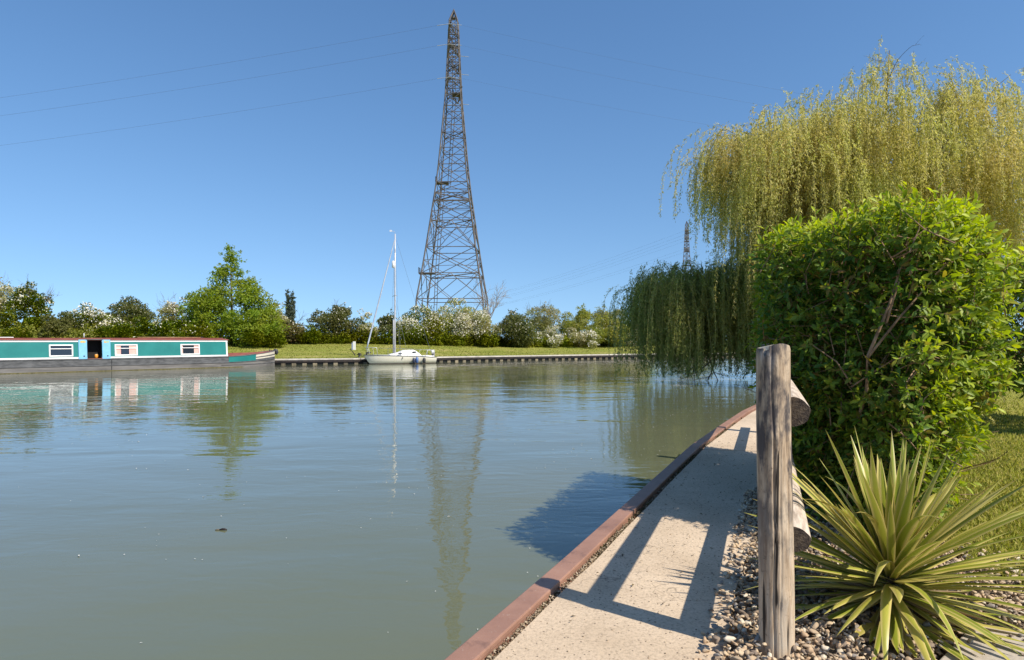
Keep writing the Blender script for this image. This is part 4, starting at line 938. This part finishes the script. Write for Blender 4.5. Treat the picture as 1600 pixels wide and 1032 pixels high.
mast = MB(); MT = 8.9; mast.tube([(.35, 0, .55), (.35, 0, 3), (.34, 0, 6), (.33, 0, MT)], [.062, .06, .055, .045], 12); mo = mast.build('mast', ALU, yb, True)
MB().tube([(.45, 0, .75), (.44, 0, 3.0)], .05, 8).build('halyard_bundle', noisy('grey rope', (.25, .25, .26), (.4, .4, .4), 15, .8), mo, True)
sp = MB(); sp.tube([(.35, -.55, 4.62), (.35, 0, 4.72), (.35, .55, 4.62)], .018, 6); sp.build('spreader', ALU, mo, True)
MB().tube([(.46, 0.02, 6.55), (.46, 0.02, 6.6), (.46, 0.02, 7.02), (.46, 0.02, 7.06)], [.03, .1, .1, .03], 12).build('radar_reflector', WHITE, mo, True)
wv_ = MB(); wv_.tube([(.33, 0, MT), (.36, 0, MT + .16), (.62, 0, MT + .2)], .012, 5); wv_.box(.55, .72, -.004, .004, MT + .14, MT + .26); wv_.build('wind_vane', ALU, mo)
jb = MB(); j0, j1 = Vector((.33, 0, MT - .25)), Vector((2.32, 0, .95)); jb.tube([j0, j0.lerp(j1, .03), j0.lerp(j1, .3), j0.lerp(j1, .8), j0.lerp(j1, .94), j1], [.015, .028, .04, .055, .055, .025], 8)
jb.build('furled_jib', noisy('grey blue sail cover', (.3, .35, .42), (.5, .53, .57), 8, .85, (1, 1, .3)), yb, True)
rg = MB()
for a_, b_ in (((2.32, 0, .95), (2.42, 0, .62)), ((.34, 0, MT - .1), (-2.35, 0, .46)), ((.34, .0, 8.2), (.35, .55, 4.63)), ((.34, .0, 8.2), (.35, -.55, 4.63)), ((.35, .55, 4.63), (.2, .86, .56)), ((.35, -.55, 4.63), (.2, -.86, .56)), ((.35, 0, 4.6), (-.3, .86, .53)), ((.35, 0, 4.6), (-.3, -.86, .53))):
    rg.tube([a_, b_], .007, 4)
rg.build('rigging', WIRE, yb)
pu = MB()
for sg in (-1, 1):
    pu.tube([(2.45, 0, 1.12), (2.3, sg * .22, 1.13), (1.75, sg * .5, 1.1), (1.7, sg * .5, .6)], .016, 6); pu.tube([(2.25, sg * .2, 1.12), (2.15, sg * .26, .6)], .016, 6)
pu.build('pulpit', ALU, yb, True)
pu = MB()
for sg in (-1, 1):
    pu.tube([(-1.55, sg * .8, .46), (-1.75, sg * .8, .92), (-2.3, sg * .74, .92), (-2.38, sg * .4, .92)], .016, 6); pu.tube([(-2.25, sg * .74, .45), (-2.25, sg * .74, .92)], .016, 6)
    pu.tube([(-2.38, .4, .92), (-2.38, -.4, .92)], .016, 6)
pu.build('pushpit', ALU, yb, True)
ll = MB()
for sg in (-1, 1):
    ll.tube([(1.75, sg * .5, 1.08), (.6, sg * .86, 1.04), (-.5, sg * .9, 1.02), (-1.75, sg * .8, .92)], .006, 4)
    for x in (.6, -.5): ll.tube([(x, sg * yw(x) * .96, yz(x)), (x, sg * yw(x) * .96, yz(x) + .52)], .011, 5)
ll.build('lifelines', WIRE, yb)
MB().box(-2.52, -2.36, -.12, .12, .35, .78).build('outboard_bracket', HULLD, yb, bevel=.03)
MB().tube([(-2.2, .45, .92), (-2.25, .47, .68)], [.09, .085], 10).build('lifebuoy', WHITE, yb, True)
MB().tube([(2.3, .0, .62), (2.3, .0, .74), (2.05, .15, .78)], [.06, .07, .04], 8).build('furling_drum', BLACK, yb, True)
def ybw(x, y, z): return Matrix.Rotation(yb.rotation_euler.z, 4, 'Z') @ Vector((x, y, z)) + yb.location
BLUEF = noisy('blue fender', (.06, .12, .3), (.1, .18, .38), 6, .5)
for x, m_, ln, lab in ((-.68, noisy('dark navy fender', (.02, .025, .05), (.04, .05, .09), 6, .5), .36, 'dark navy fender hanging on the yacht side next to a blue one'),
                       (-.9, BLUEF, .42, 'bright blue fender, the longest hanging on the yacht side'), (-1.42, BLACK, .36, 'grey black fender hanging on the yacht nearest its stern')):
    q = ybw(x, yw(x) + .1, .03); t = thing('fender', lab, 'fender', q, 0, 'fenders hanging on the yacht')
    MB().tube([(0, 0, 0), (0, 0, .05), (0, 0, ln - .05), (0, 0, ln)], [.03, .1, .1, .03], 12).build('fender_body', m_, t, True)
    MB().tube([(0, 0, ln), ybw(x, yw(x) + .012, yz(x) + .02) - q], .01, 5).build('lanyard', WIRE, t)

# ------------------------------------------------------------------ small things on the far bank
d = 52.0; x = U(553.5) * d; t = thing('marker_post', 'short white marker post standing on the grass left of the yacht', 'post', (x, d, zfar(x, d) - .05))
MB().prism([(-.11, -.05), (.11, -.05), (.11, .05), (-.11, .05)], 0, .72).build('post_body', WHITE, t, bevel=.015)
MB().prism([(-.20, -.045), (-.112, -.045), (-.112, .045), (-.20, .045)], .0, .62).build('side_plate', noisy('blue grey plate', (.2, .25, .4), (.25, .3, .45), 6, .6), t)
d = 44.6; x = U(561.5) * d; t = thing('bollard', 'stubby black mooring bollard on the coping left of the yacht bow', 'bollard', (x, d, .385))
MB().tube([(0, 0, 0), (0, 0, .04), (0, 0, .05), (0, 0, .26), (0, 0, .3), (0, 0, .33)], [.14, .14, .07, .07, .12, .1], 14).build('bollard_body', BLACK, t, True); MB().tube([(-.17, 0, .22), (.17, 0, .22)], .03, 8).build('cross_bar', BLACK, t, True)
a = Vector((x, d, .62)); b_ = ybw(2.35, .05, .62); MBr = MB().tube([a, a.lerp(b_, .5) - Vector((0, 0, .14)), b_], .018, 6)
tag(MBr.build('mooring_rope', noisy('dark rope', (.05, .04, .03), (.1, .08, .06), 20, .9)), 'dark mooring rope from the black bollard to the yacht bow', 'rope')
d = 45.8; x = U(556) * d; z = zfar(x, d); a = Vector((x, d, z - .05)); b_ = Vector((U(543.5) * d, d + .6, zpx(545.5, d)))
t = thing('leaning_stick', 'thin dark stick leaning out of the grass near the yacht bow', 'stick', a)
MB().tube([(0, 0, 0), (b_ - a) * .5 + Vector((.02, 0, .02)), b_ - a], [.04, .03, .018], 7).build('shaft', TIMB, t, True); MB().tube([(b_ - a) * .62, (b_ - a) * .62 + Vector((-.1, 0, .16))], [.016, .008], 5).build('side_twig', TIMB, t, True)

# ------------------------------------------------------------------ pylons and cables
GALV = noisy('weathered galvanised steel', (.07, .06, .056), (.165, .14, .125), .5, .7, metal=.2)
GALD = noisy('dark platform steel', (.03, .028, .03), (.07, .06, .06), 1, .7)
INS = noisy('pale insulator glass', (.3, .3, .3), (.45, .45, .44), 3, .4)
def pylon(root, D, thick):
    k = D / 1000.0; zof = lambda py: CAM_Z + (HZ - py) * .16
    lev = [(500, 118), (470, 110), (431, 96), (391, 83), (350, 70.5), (320, 61.5), (307, 57.5), (290, 53), (262, 46.5), (236, 41.5), (212, 37), (190, 33), (170, 29.5), (150, 26.2), (134, 24.4), (120, 23), (106, 21.6), (92, 20.2), (80, 19), (71, 18), (58, 17), (47, 15.6), (35, 14.2)]
    Z = [zof(p_) for p_, _ in lev]; W = [w_ * .16 / 2 * .9 for _, w_ in lev]; Z[0] = 0
    C = lambda i, q: Vector(((-1, 1, 1, -1)[q] * W[i], (-1, -1, 1, 1)[q] * W[i], Z[i]))
    for q in range(4):
        mb = MB()
        for i in range(len(Z) - 1): mb.bar(C(i, q), C(i + 1, q), thick * (.3 if i < 6 else .26 if i < 12 else .21))
        mb.bar(C(len(Z) - 1, q), Vector((0, 0, zof(16))), thick * .3); mb.build('leg', GALV, root)
    br = MB(); n = len(Z) - 1
    for f in range(4):
        q, r = f, (f + 1) % 4
        for i in range(n + 1):
            if i: br.bar(C(i, q), C(i, r), thick * (.16 if i < 12 else .14))
        for i in range(n):
            t_ = thick * (.145 if i < 6 else .13 if i < 12 else .125); a, b2, c_, d2 = C(i, q), C(i, r), C(i + 1, q), C(i + 1, r)
            if i == 0 or i == 1:
                m0, m1 = (a + b2) / 2, (c_ + d2) / 2
                br.bar(a, m1, t_); br.bar(b2, m1, t_); br.bar((a + m1) / 2, c_, t_); br.bar((b2 + m1) / 2, d2, t_)
                br.bar((a + m1) / 2, (a + b2) / 2, t_ * .8); br.bar((b2 + m1) / 2, (a + b2) / 2, t_ * .8)
            elif i in (2, 4):
                m1 = (c_ + d2) / 2; e0, e1 = a.lerp(C(i + 1, q), .5), b2.lerp(C(i + 1, r), .5); br.bar(a, d2, t_); br.bar(b2, c_, t_); x_ = a.lerp(d2, W[i] / (W[i] + W[i + 1]))
                br.bar(e0, x_, t_ * .7); br.bar(e1, x_, t_ * .7); br.bar(a.lerp(d2, .25), e0, t_ * .7); br.bar(b2.lerp(c_, .25), e1, t_ * .7); br.bar(e0, a.lerp(b2, .25), t_ * .6); br.bar(e1, a.lerp(b2, .75), t_ * .6)
            elif i in (3, 5):
                m1 = (c_ + d2) / 2; br.bar(a, m1, t_); br.bar(b2, m1, t_); br.bar(a.lerp(m1, .5), c_, t_ * .8); br.bar(b2.lerp(m1, .5), d2, t_ * .8); br.bar(a, d2, t_ * .8); br.bar(b2, c_, t_ * .8)
            else: br.bar(a, d2, t_); br.bar(b2, c_, t_)
    for i in (2, 4, 6, 10, 13, 16, 19): br.bar(C(i, 0), C(i, 2), thick * .18); br.bar(C(i, 1), C(i, 3), thick * .18)
    br.build('bracing', GALV, root)
    for i, x0, x1 in ((2, -1.1, -.55), (7, -1.05, -.25), (13, -.05, .95)):
        mb = MB(); w_ = W[i]; mb.box(x0 * w_, x1 * w_, -w_, -w_ + 2.2, Z[i] - .25, Z[i] + .12)
        for y in np.linspace(-w_, -w_ + 2.2, 3): mb.tube([(x0 * w_, y, Z[i]), (x0 * w_, y, Z[i] + 1.3)], .07, 4)
        mb.tube([(x0 * w_, -w_, Z[i] + 1.3), (x0 * w_, -w_ + 2.2, Z[i] + 1.3)], .07, 4); mb.build('platform', GALD, root)
    ld = MB()
    def ladder(a, b2):
        a, b2 = Vector(a), Vector(b2); 
        for o_ in (-.35, .35): ld.bar(a + Vector((o_, 0, 0)), b2 + Vector((o_, 0, 0)), thick * .13)
        m_ = int((b2 - a).length / 1.6)
        for j in range(m_): p_ = a.lerp(b2, (j + .5) / m_); ld.bar(p_ - Vector((.35, 0, 0)), p_ + Vector((.35, 0, 0)), thick * .1)
    ladder((-W[2] * .72, 0, 0), (-W[2] * .62, 0, Z[2])); ladder((-W[2] * .60, -1, Z[2]), (-W[7] * .68, 0, Z[7])); ladder((-W[7] * .3, 0, Z[7]), (W[13] * .1, 0, Z[13])); ladder((0, .3, Z[13]), (0, .3, Z[-1])); ld.build('ladder', GALV, root)
    tips = []
    for za in (76.5, 71.7, 63.9):
        i = min(range(len(Z)), key=lambda j: abs(Z[j] - za)); w_ = W[i]
        for sg in (-1, 1):
            mb = MB(); tip = Vector((0, sg * 8.5, za)); 
            for x in (-w_, w_):
                for dz in (0, 1.9): mb.bar((x, sg * w_, za + dz), tip, thick * .2)
                for f in (.25, .5, .75): mb.bar(Vector((x, sg * w_, za)).lerp(tip, f), Vector((x, sg * w_, za + 1.9)).lerp(tip, f), thick * .13)
            for f in (.0, .3, .6, .85): mb.bar(Vector((-w_, sg * w_, za)).lerp(tip, f), Vector((w_, sg * w_, za)).lerp(tip, f), thick * .14)
            mb.build('crossarm', GALV, root); tips.append(tip)
            for sx in (-1, 1):
                ib = MB(); a = tip; e = tip + Vector((sx * 2.9, 0, -.35)); nd = 13
                ib.tube([a.lerp(e, j / (2 * nd)) for j in range(2 * nd + 1)], [.085 if j % 2 else .035 for j in range(2 * nd + 1)], 6); ib.build('insulator', INS, root, True)
    mb = MB(); mb.tube([(0, 0, zof(30)), (0, 0, zof(27.5)), (0, 0, zof(27.4)), (0, 0, zof(14))], [.55, .55, .1, .08], 6); mb.build('peak', GALV, root)
    return tips
D1 = 160.0
pyl = thing('pylon', 'very tall steel lattice pylon rising behind the white hawthorns', 'pylon', (U(709) * D1, D1, 0), math.radians(-2))
tips = pylon(pyl, D1, 1.0)
D2 = 452.0
py2 = thing('pylon', 'tiny distant lattice pylon just left of the weeping willow crown', 'pylon', (U(1073) * D2, D2, 1.5), math.radians(-15.3))
tips2 = pylon(py2, D2, 1.25)
CAB = mat('dull cable aluminium', (.06, .065, .08), .6)
def cable(a, b_, sag, r, label, group=None):
    a, b_ = Vector(a), Vector(b_); n = 40; pts = [a.lerp(b_, i / n) - Vector((0, 0, 4 * sag * (i / n) * (1 - i / n))) for i in range(n + 1)]
    return tag(MB().tube(pts, r, 5).build('power_cable', CAB), label, 'cable', group)
R1 = Matrix.Rotation(pyl.rotation_euler.z, 4, 'Z')
for za, yl, yr, nm in ((76.5, 152, 213, 'topmost'), (71.7, 180, 238, 'middle'), (63.9, 226, 275, 'lowest')):
    tip = Vector((0, -8.5, za)); A = pyl.location + R1 @ (tip + Vector((-2.9, 0, -.35))); Bp = pyl.location + R1 @ (tip + Vector((2.9, 0, -.35)))
    e = Vector((-1.1 * 151, 151, zpx(yl + (yl - (HZ - (za - 1.6) / .1515)) * .36, 151))); cable(A, e, 1.2, .016, nm + ' cable from the tall pylon out over the narrowboat side', 'cables on the narrowboat side of the tall pylon')
    e = Vector((.9 * 151, 151, zpx(yr, 151))); cable(Bp, e, 2.0, .011, nm + ' cable from the tall pylon towards the weeping willow', 'cables on the willow side of the tall pylon')
R2 = Matrix.Rotation(py2.rotation_euler.z, 4, 'Z')
for k, tip in enumerate(tips2):
    A = py2.location + R2 @ tip
    cable(A, (-.12 * 760 + k * 3, 760, tip.z * .62 - 8), 5, .03, 'faint distant cable running from the tiny far pylon to the tall one', 'cables of the distant pylon')
